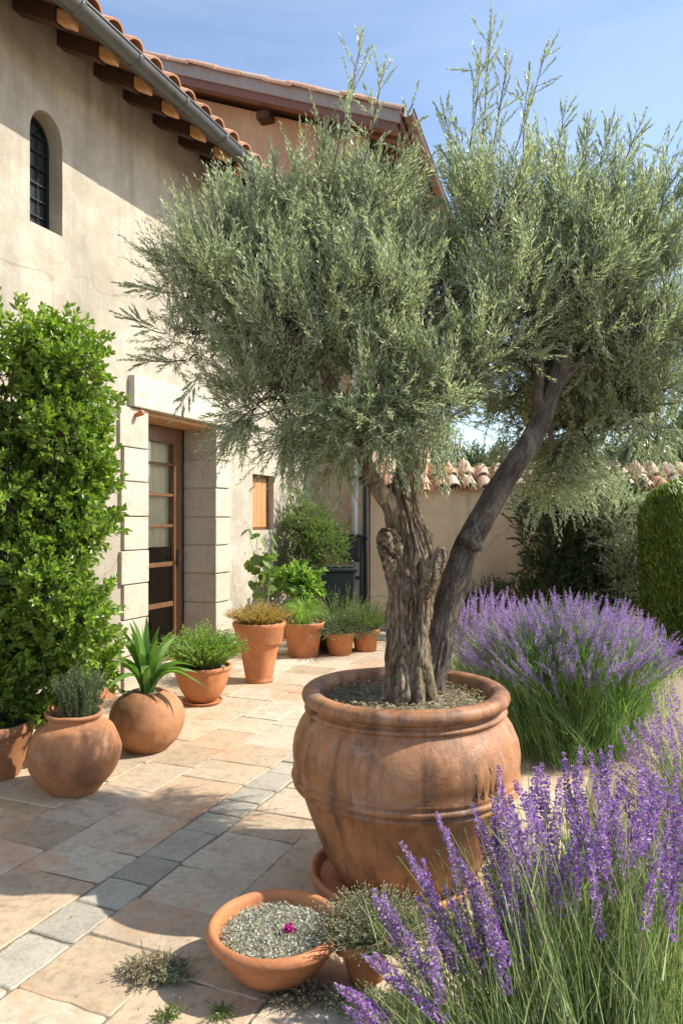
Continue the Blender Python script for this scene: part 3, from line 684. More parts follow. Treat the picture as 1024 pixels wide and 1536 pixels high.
# ================================================================== POTS
def pot(name, prof, c, mat, label, cat='pot', group=None, soil_r=None, soil_z=None, seed=0, wob=.006, soilmat='mulch', rimmat=None, rim_from=None, tilt=None, squash=1):
    root = empty(name, c, label, cat, group)
    bm = bmesh.new(); lathe(bm, prof, c, 80, wob, seed, squash, tilt)
    from_bm('body', bm, M[mat], root, True)
    if soil_r:
        bm = bmesh.new(); rings = []; n = 40
        for j, rr in enumerate(np.linspace(0.02, 1, 9)):
            ring = []
            for k in range(n):
                th = 2 * math.pi * k / n; x, y = soil_r * rr * math.cos(th), soil_r * rr * math.sin(th) * squash
                h = soil_z + .012 * noise.noise(Vector((x * 22 + seed, y * 22, 1))) + .015 * (1 - rr ** 2)
                q = Vector((x, y, h));  q = tilt @ q if tilt else q
                ring.append(bm.verts.new((c[0] + q.x, c[1] + q.y, c[2] + q.z)))
            rings.append(ring)
        for j in range(8):
            for k in range(n): bm.faces.new([rings[j][k], rings[j][(k + 1) % n], rings[j + 1][(k + 1) % n], rings[j + 1][k]])
        bm.faces.new(rings[0]); from_bm('soil', bm, M[soilmat], root, True)
    return root
def smooth_prof(p, n):
    q = cat_rom([(a, b, 0) for a, b in p], n); return [(max(0.001, a), b) for a, b, _ in q]
BX, BY = .268, 3.07
big_prof = [(.27, .035), (.285, .035), (.296, .05), (.335, .12), (.374, .21), (.408, .30), (.433, .37), (.447, .398), (.462, .402), (.470, .411), (.464, .420), (.458, .424), (.468, .430), (.478, .440), (.472, .450), (.464, .454), (.470, .462), (.472, .472), (.466, .480),
            (.472, .51), (.474, .55), (.466, .60), (.446, .65), (.420, .69), (.405, .705), (.418, .708), (.424, .716), (.418, .724), (.402, .728), (.398, .736), (.412, .742), (.430, .752), (.436, .768), (.432, .784), (.418, .796), (.398, .800), (.376, .797), (.362, .788), (.356, .770), (.352, .74), (.35, .70)]
bp = pot('terracotta_urn', big_prof, (BX, BY, 0), 'terra_big', 'huge aged terracotta urn with ringed belly holding the olive tree', 'urn', None, .352, .735, 1, .007)
bm = bmesh.new(); lathe(bm, smooth_prof([(.0, .002), (.25, .002), (.325, .006), (.345, .03), (.35, .05), (.34, .058), (.325, .052), (.31, .03), (.28, .026), (.0, .026)], 40), (BX - .05, BY - .02, 0), 72, .006, 4)
from_bm('pot_saucer', bm, M['terra_rim'], None, True, label='broad terracotta saucer under the huge urn', cat='saucer')
# thin raised vertical strips on the shoulder of the urn
bm = bmesh.new()
for a, z0, z1 in ((-62, .47, .575), (-58, .47, .56), (-53.5, .465, .585), (-50, .47, .56)):
    pts = [[BX + (.476 + .003 * math.sin(k)) * math.cos(R(a + .4 * math.sin(k * 2))), BY + .476 * math.sin(R(a + .4 * math.sin(k * 2))), z0 + (z1 - z0) * k / 5, .0042 * (1 - (k / 5 - .5) ** 2 * 2.5)] for k in range(6)]
    tube(bm, pts, 14, 8)
from_bm('raised_strip', bm, M['terra_big'], bp, True)

# --- round pot B
def ball_prof(rb, rm, rn, zr, zt, lip=.02):
    return [(rb * .9, .001), (rb, .004), (rb + .02, .03), (rm * .88, zr * .55), (rm, zr), (rm * .97, zr * 1.3), (rm * .82, zr + (zt - zr) * .62), (rn + .012, zt - .055), (rn + .002, zt - .035), (rn + lip * .8, zt - .02), (rn + lip, zt - .008), (rn + lip * .6, zt), (rn - .004, zt - .004), (rn - .014, zt - .03), (rn - .01, zt - .07), (rn + .02, zt - .12)]
pB = (-1.483, 4.05, 0); pC = (-1.275, 4.78, 0)
pot('terracotta_jar', smooth_prof(ball_prof(.135, .250, .135, .20, .435), 60), pB, 'terra_old', 'squat round terracotta jar with a collared neck, holding a small rosemary', 'jar', 'round terracotta jars', .135, .38, 2, .01, 'mulch')
pot('terracotta_jar', smooth_prof([(.12, .001), (.135, .004), (.15, .02), (.205, .075), (.238, .155), (.242, .21), (.225, .28), (.185, .335), (.135, .368), (.108, .380), (.098, .378), (.09, .36), (.09, .3)], 60), pC, 'terra_old', 'globe-shaped brown terracotta jar with no collar, holding the strap-leaved plant', 'jar', 'round terracotta jars', .09, .36, 3, .014, 'mulch')
# --- pot A behind the shrub
pA = (-2.05, 4.28, 0)
pot('terracotta_pot', smooth_prof([(.13, .001), (.15, .003), (.19, .12), (.225, .24), (.235, .27), (.25, .275), (.255, .31), (.245, .325), (.225, .318), (.215, .28), (.20, .2)], 44), pA, 'terra_old', 'flowerpot cut off by the left edge, under the tall green shrub', 'pot', None, .215, .29, 5, .008, 'earth')
# --- bowl D
pD = (-1.14, 5.98, 0)
pot('terracotta_pot', smooth_prof([(.08, .018), (.10, .018), (.135, .05), (.185, .13), (.215, .22), (.225, .27), (.238, .285), (.240, .305), (.228, .312), (.212, .305), (.205, .28), (.19, .2)], 44), pD, 'terra_new', 'round-bodied orange pot beside the doorway holding a bright green bush', 'pot', None, .205, .285, 6, .006)
bm = bmesh.new(); lathe(bm, smooth_prof([(.0, .001), (.13, .001), (.155, .008), (.165, .022), (.158, .026), (.14, .016), (.0, .015)], 24), pD, 60, .006, 8)
from_bm('pot_saucer', bm, M['terra_new'], None, True, label='small round saucer under the orange pot beside the doorway', cat='saucer')
# --- tall pot E with deep collar
pE = (-.766, 6.78, 0)
profE = [(.115, .001), (.13, .003), (.132, .02), (.124, .03), (.128, .05), (.165, .26), (.18, .345), (.186, .352), (.205, .356), (.212, .37), (.232, .50), (.244, .52), (.248, .545), (.240, .556), (.222, .553), (.214, .54), (.205, .50), (.19, .4)]
pot('terracotta_pot', profE, pE, 'terra_new', 'tall tapering orange pot with a deep collar, holding the amber plant', 'pot', None, .21, .52, 7, .006)
# --- back row
pF = (-.42, 8.02, 0); pG = (-.022, 8.15, 0); pH = (.275, 8.38, 0)
def flower_prof(rb, rt, h, rim=.06):
    r2 = rb + (rt - rb) * .8
    return [(rb * .9, .001), (rb, .003), (r2 - .012, h - rim - .004), (r2 + .012, h - rim), (rt, h - .01), (rt + .006, h), (rt - .012, h + .004), (rt - .022, h - .01), (rt - .035, h - .1)]
pot('terracotta_pot', flower_prof(.16, .232, .375), pF, 'terra_new', 'wide orange pot of grassy leaves behind the tall collared pot', 'pot', 'orange pots in the back row', .2, .35, 8)
pot('terracotta_pot', flower_prof(.13, .185, .25, .04), pG, 'terra_new', 'low orange pot half under trailing herbs, middle of the back row', 'pot', 'orange pots in the back row', .155, .23, 9)
pot('terracotta_pot', flower_prof(.125, .165, .25, .04), pH, 'terra_new', 'small orange pot in the back row nearest the olive trunk', 'pot', 'orange pots in the back row', .14, .23, 10)
# --- shallow bowl front
pI = (-.218, 2.42, 0)
bowl = pot('terracotta_bowl', smooth_prof([(.10, .001), (.118, .004), (.15, .035), (.187, .085), (.203, .118), (.206, .126), (.221, .130), (.228, .142), (.226, .156), (.214, .166), (.200, .163), (.192, .150), (.186, .12), (.17, .1)], 56), pI, 'terra_new', 'shallow orange terracotta bowl of silvery thyme in the foreground', 'bowl', None, .185, .118, 11, .003)
# --- little tilted pot
pJ = (.085, 2.36, 0.012); tj = Matrix.Rotation(R(-9), 4, 'X') @ Matrix.Rotation(R(-8), 4, 'Y')
pot('terracotta_pot', flower_prof(.058, .085, .13, .03), pJ, 'terra_new', 'little tilted pot of grey-green herb beside the thyme bowl', 'pot', None, .068, .115, 12, .006, 'mulch', tilt=tj)

# ================================================================== OLIVE TREE
ZT = 3.05
def ol(x, y, r, Z=ZT): p = PX(x, y, Z); return [p[0], p[1], p[2], r]
olive = empty('olive_tree', (BX, BY, .74), 'silver-green olive tree with a gnarled trunk growing in the huge urn', 'tree')
def bark_f(seed, depth, k=5, tw=2.2):
    def f(th, s, P):
        c_, s_ = math.cos(th), math.sin(th)
        nz = noise.noise(Vector((c_ * 1.2 + seed, s_ * 1.2, P[2] * 3.0)))
        n2 = noise.noise(Vector((c_ * 2.4 + seed, s_ * 2.4, P[2] * 5 + 9)))
        ph = th + tw * s + 1.3 * nz + .5 * n2
        groove = max(0, 1 - abs(math.sin(ph * k / 2)) * 2.6) ** 1.4          # narrow deep clefts
        g2 = max(0, 1 - abs(math.sin(ph * (k * 1.5 + .5) + 3 * nz)) * 2.2)
        fib = noise.noise(Vector((c_ * 9 + seed + tw * s * 3, s_ * 9, P[2] * 6))) + .6 * noise.noise(Vector((c_ * 20 + seed, s_ * 20, P[2] * 9)))
        fine = noise.fractal(Vector((c_ * 5 + seed, s_ * 5, P[2] * 9)), .8, 2.2, 5)
        lump = noise.noise(Vector((c_ * 1.6, s_ * 1.6 + seed, P[2] * 7)))
        return 1 + depth * (.18 - groove * 1.25 * (.6 + .9 * abs(n2))) - depth * .42 * g2 + .055 * fine + .16 * depth * fib + depth * .7 * lump + .3 * depth * nz
    return f
bm = bmesh.new()
tube(bm, [ol(616, 1068, .108), ol(615, 1040, .098), ol(612, 1000, .088), ol(612, 950, .087), ol(614, 900, .090), ol(614, 850, .098), ol(615, 815, .092), ol(609, 785, .070), ol(606, 755, .056), ol(608, 725, .055), ol(613, 690, .047), ol(612, 640, .042), ol(607, 585, .040), ol(625, 540, .034), ol(655, 490, .028), ol(670, 430, .02)], 420, 190, None, bark_f(3.3, .36))
tube(bm, [ol(600, 792, .055, 3.04), ol(588, 760, .042, 3.02), ol(568, 735, .034, 3.0), ol(550, 700, .030, 2.98), ol(530, 640, .026, 2.95), ol(500, 580, .022, 2.93), ol(460, 520, .018, 2.9)], 80, 40, None, bark_f(7.7, .16))
tube(bm, [ol(628, 890, .040, 3.0), ol(645, 862, .038, 2.98), ol(657, 840, .030, 2.97), ol(664, 822, .020, 2.96)], 60, 60, None, bark_f(2.1, .55))
tube(bm, [ol(600, 880, .04, 3.0), ol(588, 835, .042, 2.98), ol(582, 808, .036, 2.98), ol(583, 792, .020, 2.98)], 60, 60, None, bark_f(5.1, .55))
for a in (200, 240, 285, 330, 20, 70, 130, 170):      # root flare
    c0, s0 = math.cos(R(a)), math.sin(R(a)); b0 = PX(615, 1045, ZT)
    tube(bm, [[b0[0] + c0 * .045, b0[1] + s0 * .045, .97, .034], [b0[0] + c0 * .062, b0[1] + s0 * .062, .88, .036], [b0[0] + c0 * .082, b0[1] + s0 * .082, .79, .032], [b0[0] + c0 * .108, b0[1] + s0 * .108, .73, .020]], 30, 24, None, bark_f(a, .22))
from_bm('trunk', bm, M['bark'], olive, True)
bm = bmesh.new()
tube(bm, [ol(640, 1060, .062, 3.18), ol(650, 1000, .060, 3.19), ol(662, 940, .059, 3.2), ol(682, 870, .057, 3.21), ol(705, 810, .055, 3.22), ol(738, 750, .052, 3.23), ol(775, 692, .049, 3.25), ol(806, 640, .044, 3.27), ol(826, 590, .038, 3.3), ol(845, 535, .038, 3.33), ol(868, 470, .03, 3.36), ol(885, 400, .022, 3.4)], 260, 90, None, bark_f(11.3, .17, 4, 1.0))
tube(bm, [ol(812, 632, .03, 3.27), ol(806, 600, .024, 3.26), ol(808, 550, .02, 3.24), ol(798, 480, .016, 3.2), ol(770, 400, .012, 3.15)], 40, 20)
tube(bm, [ol(832, 580, .03, 3.3), ol(870, 545, .022, 3.3), ol(920, 520, .018, 3.25), ol(975, 480, .013, 3.2)], 40, 16)
tube(bm, [ol(700, 800, .052, 3.18), ol(717, 818, .026, 3.15), ol(724, 826, .010, 3.14)], 24, 24, None, bark_f(4.4, .4))
from_bm('limb', bm, M['bark2'], olive, True)
def lob(x, y, Z, rx, ry, rzz): p = PX(x, y, Z); return [p[0], p[1], p[2], rx / F * Z, rzz, ry / F * Z]
LB = [lob(335, 430, 3.1, 82, 82, .30), lob(290, 500, 3.1, 52, 42, .22), lob(400, 365, 3.15, 80, 62, .32), lob(480, 355, 3.15, 85, 90, .36), lob(455, 490, 3.05, 118, 98, .36), lob(410, 600, 3.1, 70, 70, .26), lob(490, 625, 3.05, 70, 60, .26),
      lob(548, 350, 3.15, 72, 88, .34), lob(590, 480, 3.0, 95, 92, .32), lob(570, 600, 3.0, 78, 60, .28), lob(655, 612, 2.95, 58, 48, .22), lob(675, 460, 3.1, 85, 85, .34), lob(690, 545, 3.0, 62, 52, .24), lob(600, 632, 2.92, 78, 46, .2), lob(545, 650, 3.0, 60, 40, .2), lob(650, 575, 2.9, 58, 48, .2), lob(760, 600, 3.65, 60, 60, .25), lob(640, 560, 3.3, 80, 70, .25),
      lob(735, 360, 3.25, 80, 88, .36), lob(775, 462, 3.15, 75, 72, .30), lob(845, 350, 3.4, 80, 85, .34), lob(885, 470, 3.45, 90, 90, .34), lob(925, 585, 3.5, 85, 80, .32), lob(950, 360, 3.4, 65, 80, .30), lob(1000, 460, 3.4, 65, 85, .30), lob(1000, 560, 3.45, 60, 60, .28), lob(860, 660, 3.65, 70, 55, .25), lob(850, 560, 3.75, 70, 70, .25), lob(825, 715, 3.6, 45, 35, .2), lob(930, 505, 3.3, 80, 62, .26), lob(860, 430, 3.25, 75, 60, .26), lob(960, 625, 3.45, 60, 50, .24), lob(905, 555, 3.5, 80, 70, .26), lob(880, 625, 3.65, 70, 55, .24), lob(765, 540, 3.6, 62, 60, .22), lob(800, 650, 3.8, 60, 55, .22)]
lbn = np.array(LB)
joins = [PX(x, y, Z) for x, y, Z in ((530, 640, 2.95), (460, 520, 2.9), (612, 640, 3.05), (607, 585, 3.05), (655, 490, 3.05), (670, 430, 3.05), (826, 590, 3.3), (868, 470, 3.36), (885, 400, 3.4), (770, 400, 3.15), (798, 480, 3.2), (975, 480, 3.2), (920, 520, 3.25))]
for L_ in LB:
    c = np.array(L_[:3]); j = min(joins, key=lambda q: np.linalg.norm(q - c)); m_ = (j + c) / 2 + np.array([0, 0, .05]); brs = bmesh.new()
    tube(brs, [[*j, .018], [*m_, .013], [*c, .009]], 10, 7); from_bm('branch', brs, M['bark2'], olive, True)
lv = Fol(); st = Fol()
NC = 1200
P, O, C, idx = lobes_points(LB, NC, .35, .98)
keep = np.ones(len(P), bool)      # a window of gaps in the underside so limbs show
st.tubes(C + (P - C) * .12 + rng.normal(size=P.shape) * [.07, .07, .045], (C + P) / 2 + rng.normal(size=P.shape) * .05 + np.array([0, 0, .03]), P, .0042, .0022, 5)
zlow = (P[:, 2] < 1.95); tuft = rng.normal(size=P.shape)
hole = np.array([noise.noise(Vector(tuple(p * 3.4))) for p in P]) < np.where(P[:, 0] > .55, -.25, -.38)   # gaps in the crown, more of them on the airy right side
P, O, C, zlow, tuft = P[~hole], O[~hole], C[~hole], zlow[~hole], tuft[~hole]
for k in range(11):
    pp = P + rng.normal(size=P.shape) * .022
    updir = np.where(zlow, -.02, .75)[:, None] * np.array([[0, 0, 1.0]])
    d = O * .65 + updir + tuft * .32 + rng.normal(size=P.shape) * .33
    L_ = rng.uniform(.11, .24, len(P))
    cv = np.zeros_like(P); cv[:, 2] = np.where(zlow, -.03, .04); cv += rng.normal(size=P.shape) * .015
    lv.twigs(pp, d, L_, 28, .034, .0052, .62, cv, .05, st, .0013)
# inner fill, sparser
P, O, C, idx = lobes_points(LB, 900, .0, .75)
P = P[:520]; O = O[:520]; lv.twigs(P, O + rng.normal(size=P.shape) * .8 + [0, 0, .3], .2, 18, .034, .005, .8, None, .05, st, .0015)
# long upright shoots breaking the outline
def shoot(x0, y0, x1, y1, Z, n=5, spread=.05):
    a = PX(x0, y0, Z); b = PX(x1, y1, Z); ax = b - a; Ls = np.linalg.norm(ax)
    st.tubes(a[None], ((a + b) / 2 + rng.normal(size=3) * .02)[None], b[None], .0035, .0015, 5)
    ts_ = np.linspace(.15, .92, n * 3); pp = a + ax * ts_[:, None]
    dd = nrm(ax)[None] + rng.normal(size=(len(ts_), 3)) * .42
    lv.twigs(pp, dd, Ls * .17 + .05, 20, .030, .0048, .38, None, .25, st, .0013)
    lv.twigs(b[None] - ax * .12, nrm(ax)[None], .11, 22, .028, .0048, .35, None, .1, st)
for a in [(515, 240, 542, 62, 2.95, 5), (500, 260, 520, 150, 2.9, 4), (545, 250, 575, 105, 3.0, 4), (470, 280, 485, 215, 2.9, 3), (590, 260, 620, 150, 3.05, 2), (720, 240, 735, 45, 3.1, 6), (700, 240, 718, 95, 3.05, 5), (735, 250, 760, 95, 3.15, 5),
          (770, 230, 818, 75, 3.15, 4), (785, 240, 792, 120, 3.2, 3), (690, 300, 665, 170, 3.1, 4), (700, 270, 678, 180, 3.1, 3), (830, 250, 845, 170, 3.2, 3), (870, 250, 880, 195, 3.3, 4), (900, 250, 915, 190, 3.3, 4), (930, 260, 958, 190, 3.3, 4), (985, 330, 1000, 215, 3.2, 4), (960, 350, 1020, 250, 3.2, 3), (1000, 380, 1035, 260, 3.2, 4),
          (420, 300, 410, 240, 2.9, 3), (330, 340, 318, 285, 2.9, 2), (260, 440, 205, 430, 2.95, 3), (250, 500, 200, 480, 2.95, 3), (280, 540, 215, 540, 2.95, 3), (300, 560, 275, 600, 2.9, 2), (270, 400, 235, 385, 2.95, 3), (390, 320, 375, 262, 2.9, 3), (330, 330, 340, 275, 2.95, 3)]:
    shoot(*a)
st.build('twigs', M['bark2'], olive)
lv.build('crown', M['olive'], olive)
# leaf litter on the urn's soil
f = Fol(); a_ = rng.uniform(0, 6.28, 2600); r_ = .34 * np.sqrt(rng.uniform(.1, 1, 2600)); P = np.stack([BX + r_ * np.cos(a_), BY + r_ * np.sin(a_), .752 + rng.uniform(0, .014, 2600)], 1)
f.leaves(P, rdir(2600) * [1, 1, .25], rng.uniform(.008, .03, 2600), rng.uniform(.003, .010, 2600), up=2)
f.build('leaf_litter', M['dry'], None, kind='stuff', label='dry leaves and chips scattered over the soil of the urn', cat='leaf litter')

# ================================================================== SHRUBS AND PLANTS
def bush(name, lobes, ncl, per, nleaf, tl, ll, lw, mat, label, cat, kind='d', updir=.5, stem=None, base=None, lo=.5, ang=.7, fmat='bark2', up=.6, spread=.04, noisy=.45, group=None, trunk_r=.02, loc=None):
    lobes = np.array(lobes, float); b0 = np.array(base if base is not None else [lobes[0][0], lobes[0][1], 0.0])
    root = empty(name, b0, label, cat, group); f = Fol(); s_ = Fol()
    P, O, C, idx = lobes_points(lobes, ncl, lo, 1.0)
    s_.tubes(C, (P + C) / 2, P, .004, .002, 3)
    s_.tubes(np.repeat(b0[None], len(lobes), 0) + rng.normal(size=(len(lobes), 3)) * [.02, .02, 0], (b0 + lobes[:, :3]) / 2 + rng.normal(size=(len(lobes), 3)) * .03, lobes[:, :3], trunk_r, trunk_r * .4, 6)
    for k in range(per):
        d = O * .7 + np.array([0, 0, updir]) + rng.normal(size=P.shape) * noisy
        f.twigs(P + rng.normal(size=P.shape) * spread, d, tl * rng.uniform(.6, 1.3, len(P)), nleaf, ll, lw, ang, None, .15, s_, .0014, kind, up)
    s_.build('stems', M[fmat], root); f.build('foliage', M[mat], root); return root
sx, sy = -1.98, 4.62
def L3(x, y, Z, rx, ry, d): return lob(x, y, Z, rx, ry, d)
shl = []
r3 = random.Random(4)
for y_ in range(512, 1060, 42):
    edge = {470: 100, 512: 118, 554: 142, 596: 142, 638: 150, 680: 152, 722: 158, 764: 148, 806: 148, 848: 132, 890: 152, 932: 150, 974: 145, 1016: 135, 1058: 110}[y_]
    for x_ in range(-110, int(edge), 62):
        xx = min(x_ + r3.uniform(-12, 26), edge - 30); rr = r3.uniform(28, 48)
        shl.append(L3(xx, y_ + r3.uniform(-14, 14), 4.45 + .25 * (1050 - y_) / 600 + r3.uniform(-.28, .12), rr, rr * r3.uniform(.8, 1.1), rr / 250))
bush('tall_shrub', shl, 1700, 3, 12, .12, .054, .026, 'box', 'tall bright green glossy-leaved shrub against the house wall at far left', 'shrub', 'b', .55, base=[pA[0], pA[1], .3], lo=.5, ang=.9, up=.8, trunk_r=.010)

f = Fol(); s_ = Fol()
# rosemary in jar B
def sprigs(name, c, rad, h, n, nleaf, ll, lw, mat, label, cat, lean=.35, r0=.03, ang=.6, kind='d', curve=.0, up=0, fmat='bark2', group=None, stemr=.0018, hv=.35):
    root = empty(name, c, label, cat, group); f = Fol(); s_ = Fol(); c = np.array(c)
    a = rng.uniform(0, 6.283, n); q = np.sqrt(rng.uniform(0, 1, n)); o = np.stack([np.cos(a) * q, np.sin(a) * q, np.zeros(n)], 1)
    P0 = c + o * r0; L = h * rng.uniform(1 - hv, 1.0, n) * (1 - .25 * q); D = nrm(o * lean + np.array([0, 0, 1]) + rng.normal(size=(n, 3)) * .12)
    out = o * rad; cv = out * .6 + np.stack([np.zeros(n), np.zeros(n), -curve * q], 1)
    f.twigs(P0, D, L, nleaf, ll, lw, ang, cv, .12, s_, stemr, kind, up)
    s_.build('stems', M[fmat], root); f.build('foliage', M[mat], root); return root
sprigs('rosemary', (pB[0] + .03, pB[1], .37), .04, .36, 230, 46, .024, .0032, 'rosemary', 'small upright rosemary in the collared round jar', 'herb', .04, .085, .8)
# strap-leaved plant in C
root = empty('strap_leaved_plant', (pC[0], pC[1], .36), 'rosette of long green strap leaves in the globe-shaped jar', 'plant'); f = Fol()
n = 46; a = rng.uniform(0, 6.283, n); q = rng.uniform(.05, 1, n) ** .8; c = np.array([pC[0], pC[1], .355])
o = np.stack([np.cos(a), np.sin(a), 0 * a], 1); P0 = c + o * .03; Lh = rng.uniform(.34, .52, n)
P2 = c + o * (Lh * (.15 + .85 * q))[:, None] + np.stack([0 * a, 0 * a, Lh * (1.02 - .85 * q ** 2.2)], 1)
P1 = c + o * (Lh * .22 * q)[:, None] + np.stack([0 * a, 0 * a, Lh * .62], 1)
f.ribbons(P0, P1, P2, rng.uniform(.035, .055, n), 9, .02, 1.2, 'leaf'); f.build('foliage', M['strap'], root, True)
# hanging blade pair to the right
# bright bush in D
sprigs('bright_green_bush', (pD[0], pD[1], .29), .20, .40, 520, 26, .026, .010, 'bright_leaf', 'dense bright green bush in the round-bodied pot beside the doorway', 'bush', .5, .15, .8, 'd', .06, .5)
# amber plant in E
sprigs('amber_plant', (pE[0], pE[1], .53), .13, .25, 420, 18, .017, .008, 'amber', 'low amber-yellow plant in the tall collared pot', 'plant', .8, .15, .8, 'd', .03, .5)
# tall leggy vine behind E
vt = empty('climbing_plant', (-.80, 7.45, 0), 'leggy plant with a few heart-shaped leaves climbing the wall above the amber plant', 'climbing plant')
f = Fol(); s_ = Fol(); bs = np.array([-.80, 7.45, .3])
tips = [PX(372, 790, 7.5), PX(385, 800, 7.4), PX(398, 815, 7.35), PX(405, 830, 7.3), PX(380, 830, 7.4), PX(410, 812, 7.3)]
for tp_ in tips:
    tp_ = np.array(tp_); s_.tubes(bs[None] + rng.normal(size=(1, 3)) * .03, ((bs + tp_) / 2 + rng.normal(size=3) * .04)[None], tp_[None], .006, .003, 8)
    for k in range(6):
        q = bs + (tp_ - bs) * rng.uniform(.55, 1.02) + rng.normal(size=3) * .03
        f.leaves(q[None], rdir(1, -.4), rng.uniform(.09, .15), rng.uniform(.08, .12), 'b', .8, .1, .2)
q = rng.uniform(.2, 1, 70)[:, None]; ti = np.array(tips)[rng.integers(0, len(tips), 70)]
f.leaves(bs + (ti - bs) * q + rng.normal(size=(70, 3)) * .04, rdir(70, -.5), rng.uniform(.03, .07, 70), .03, 'b', .5)
for k, (x_, y_, l_) in enumerate(((408, 808, .16), (398, 842, .15), (382, 838, .14), (375, 800, .13), (394, 868, .12))):
    f.leaves(PX(x_, y_, 7.25)[None] + [0, 0, .05], nrm(np.array([[.2, -.3, -.8]])), l_, l_ * .95, 'b', .3, .08, .2)
s_.build('stems', M['grass'], vt); f.build('foliage', M['mid_leaf'], vt)
# grassy plant in F, herbs in G and H
root = empty('grassy_plant', (pF[0], pF[1], .35), 'arching grassy leaves spilling left from the wide orange pot', 'plant'); f = Fol(); n = 260
a = rng.uniform(0, 6.283, n); o = np.stack([np.cos(a), np.sin(a), 0 * a], 1); q = rng.uniform(.2, 1, n); c = np.array([pF[0], pF[1], .35]); H_ = rng.uniform(.14, .34, n)
f.ribbons(c + o * .1 * q[:, None], c + o * (.16 * q)[:, None] + np.stack([0 * a, 0 * a, H_ * 1.3], 1), c + o * (.14 + .26 * q)[:, None] + np.stack([0 * a, 0 * a, H_ * (1.1 - q)], 1), .011, 6, .1, 1, 'taper'); f.build('foliage', M['bright_leaf'], root)
sprigs('herb_bush', (pG[0], pG[1], .23), .30, .34, 420, 26, .020, .005, 'rosemary', 'dark green trailing herb mound over the low middle pot of the back row', 'herb', 1.0, .14, .8, 'd', .16, .4, group='herbs in the back row')
sprigs('herb_bush', (pH[0], pH[1], .23), .22, .42, 340, 26, .022, .006, 'mid_leaf', 'lighter green herb in the back-row pot nearest the trunk', 'herb', .7, .12, .8, 'd', .08, .4, group='herbs in the back row')
sprigs('herb_bush', (-.18, 8.45, .0), .28, .62, 420, 34, .022, .006, 'rosemary', 'dark herb bush standing behind the gap between the two leftmost back-row pots', 'herb', .7, .16, .8, 'd', .1, .4, group='herbs in the back row')
sprigs('herb_bush', (.02, 8.75, .0), .2, .80, 200, 40, .026, .008, 'mid_leaf', 'taller herb bush standing in front of the dark bin', 'herb', .5, .12, .8, 'd', .05, .4, group='herbs in the back row')
# round shrub in the corner and broad leaved plant below
bush('corner_shrub', [L3(465, 800, 9.1, 34, 42, .3), L3(492, 818, 9.0, 30, 28, .25), L3(450, 765, 9.2, 20, 30, .2), L3(455, 845, 9.0, 28, 30, .25)], 420, 3, 16, .13, .032, .010, 'mid_leaf', 'rounded yellow-green shrub in the corner where the two houses meet', 'shrub', base=[-.45, 9.1, 0], lo=.3)
bush('broad_leaved_plant', [L3(445, 872, 8.6, 24, 14, .2), L3(462, 880, 8.6, 18, 12, .15)], 90, 2, 6, .1, .085, .05, 'bright_leaf', 'broad-leaved plant below the rounded corner shrub', 'plant', 'b', .2, base=[-.45, 8.7, 0], lo=.3)
# thyme in the bowl, with one magenta flower
f = Fol(); n = 5200; a = rng.uniform(0, 6.283, n); q = .178 * np.sqrt(rng.uniform(0, 1, n)); hh = .012 * np.array([noise.noise(Vector((x * 30, y * 30, 0))) for x, y in zip(q * np.cos(a), q * np.sin(a))])
P = np.stack([pI[0] + q * np.cos(a), pI[1] + q * np.sin(a), .125 + hh + rng.uniform(0, .018, n) - .3 * np.maximum(0, q - .15)], 1)
th = empty('thyme', (pI[0], pI[1], .12), 'silvery carpet of thyme filling the shallow foreground bowl', 'herb')
f.leaves(P, rdir(n, .7), rng.uniform(.006, .013, n), rng.uniform(.003, .006, n), up=.5)
P2_ = P[rng.integers(0, n, 1400)]; f.build('foliage', M['silver'], th)
f = Fol(); f.leaves(P2_, rdir(1400, .9), rng.uniform(.008, .02, 1400), .003); f.build('shoots', M['gray_leaf'], th)
f = Fol(); c = PX(433, 1398, 2.40); c[2] = .152; n = 60; P = c + rng.normal(size=(n, 3)) * [.008, .008, .004]
f.leaves(P, rdir(n, .6), .012, .009, 'b', .6); f.build('magenta_flower', M['magenta'], None, label='tiny magenta flower lying on the silvery thyme', cat='flower')
# grey herb in the little pot
sprigs('grey_herb', (pJ[0] + .035, pJ[1] + .01, .12), .14, .17, 420, 26, .011, .005, 'gray_leaf', 'bushy grey-green herb in the little tilted pot', 'herb', 1.0, .06, .9, 'd', .0, .3)
# dry herb sprigs lying on the paving
def litter(name, px_, py_, rx, ry, n, mat, label, cat, h=.03, ll=.012, lw=.004, rz=0.0):
    Z = CAMZ * F / (py_ - HOR); c = np.array([(px_ - 512) / F * Z, Z, 0.004]); f = Fol(); s_ = Fol(); m = n // 14
    g = rng.normal(size=(m, 2)); g = g / np.maximum(1, np.linalg.norm(g, axis=1) / 1.5)[:, None] * .6
    P = c + np.stack([g[:, 0] * rx, g[:, 1] * ry + g[:, 0] * rz, np.zeros(m)], 1); P[:, 2] += rng.uniform(.002, h, m)
    d = rng.normal(size=(m, 3)) * [1, 1, .25]; d[:, 2] = np.abs(d[:, 2])
    f.twigs(P, d, rng.uniform(.02, .06, m), 14, ll, lw, .8, None, .1, s_, .0009)
    root = empty(name, c, label, cat); s_.build('stems', M['bark2'], root); f.build('foliage', M[mat], root)
litter('dry_sprigs', 228, 1462, .085, .06, 3800, 'dry', 'heap of dry herb clippings on the paving left of the bowl', 'clippings')
litter('dry_sprigs', 262, 1470, .05, .05, 1200, 'gray_leaf', 'greyer shaded tuft at the right end of the clippings heap', 'clippings')
litter('moss_tuft', 253, 1528, .022, .015, 500, 'mid_leaf', 'small green tuft at the bottom edge below the clippings', 'weed', .02, .009)
litter('moss_tuft', 330, 1526, .022, .015, 420, 'mid_leaf', 'tiny green tuft in a paving joint at the bottom edge below the bowl', 'weed', .02, .009)
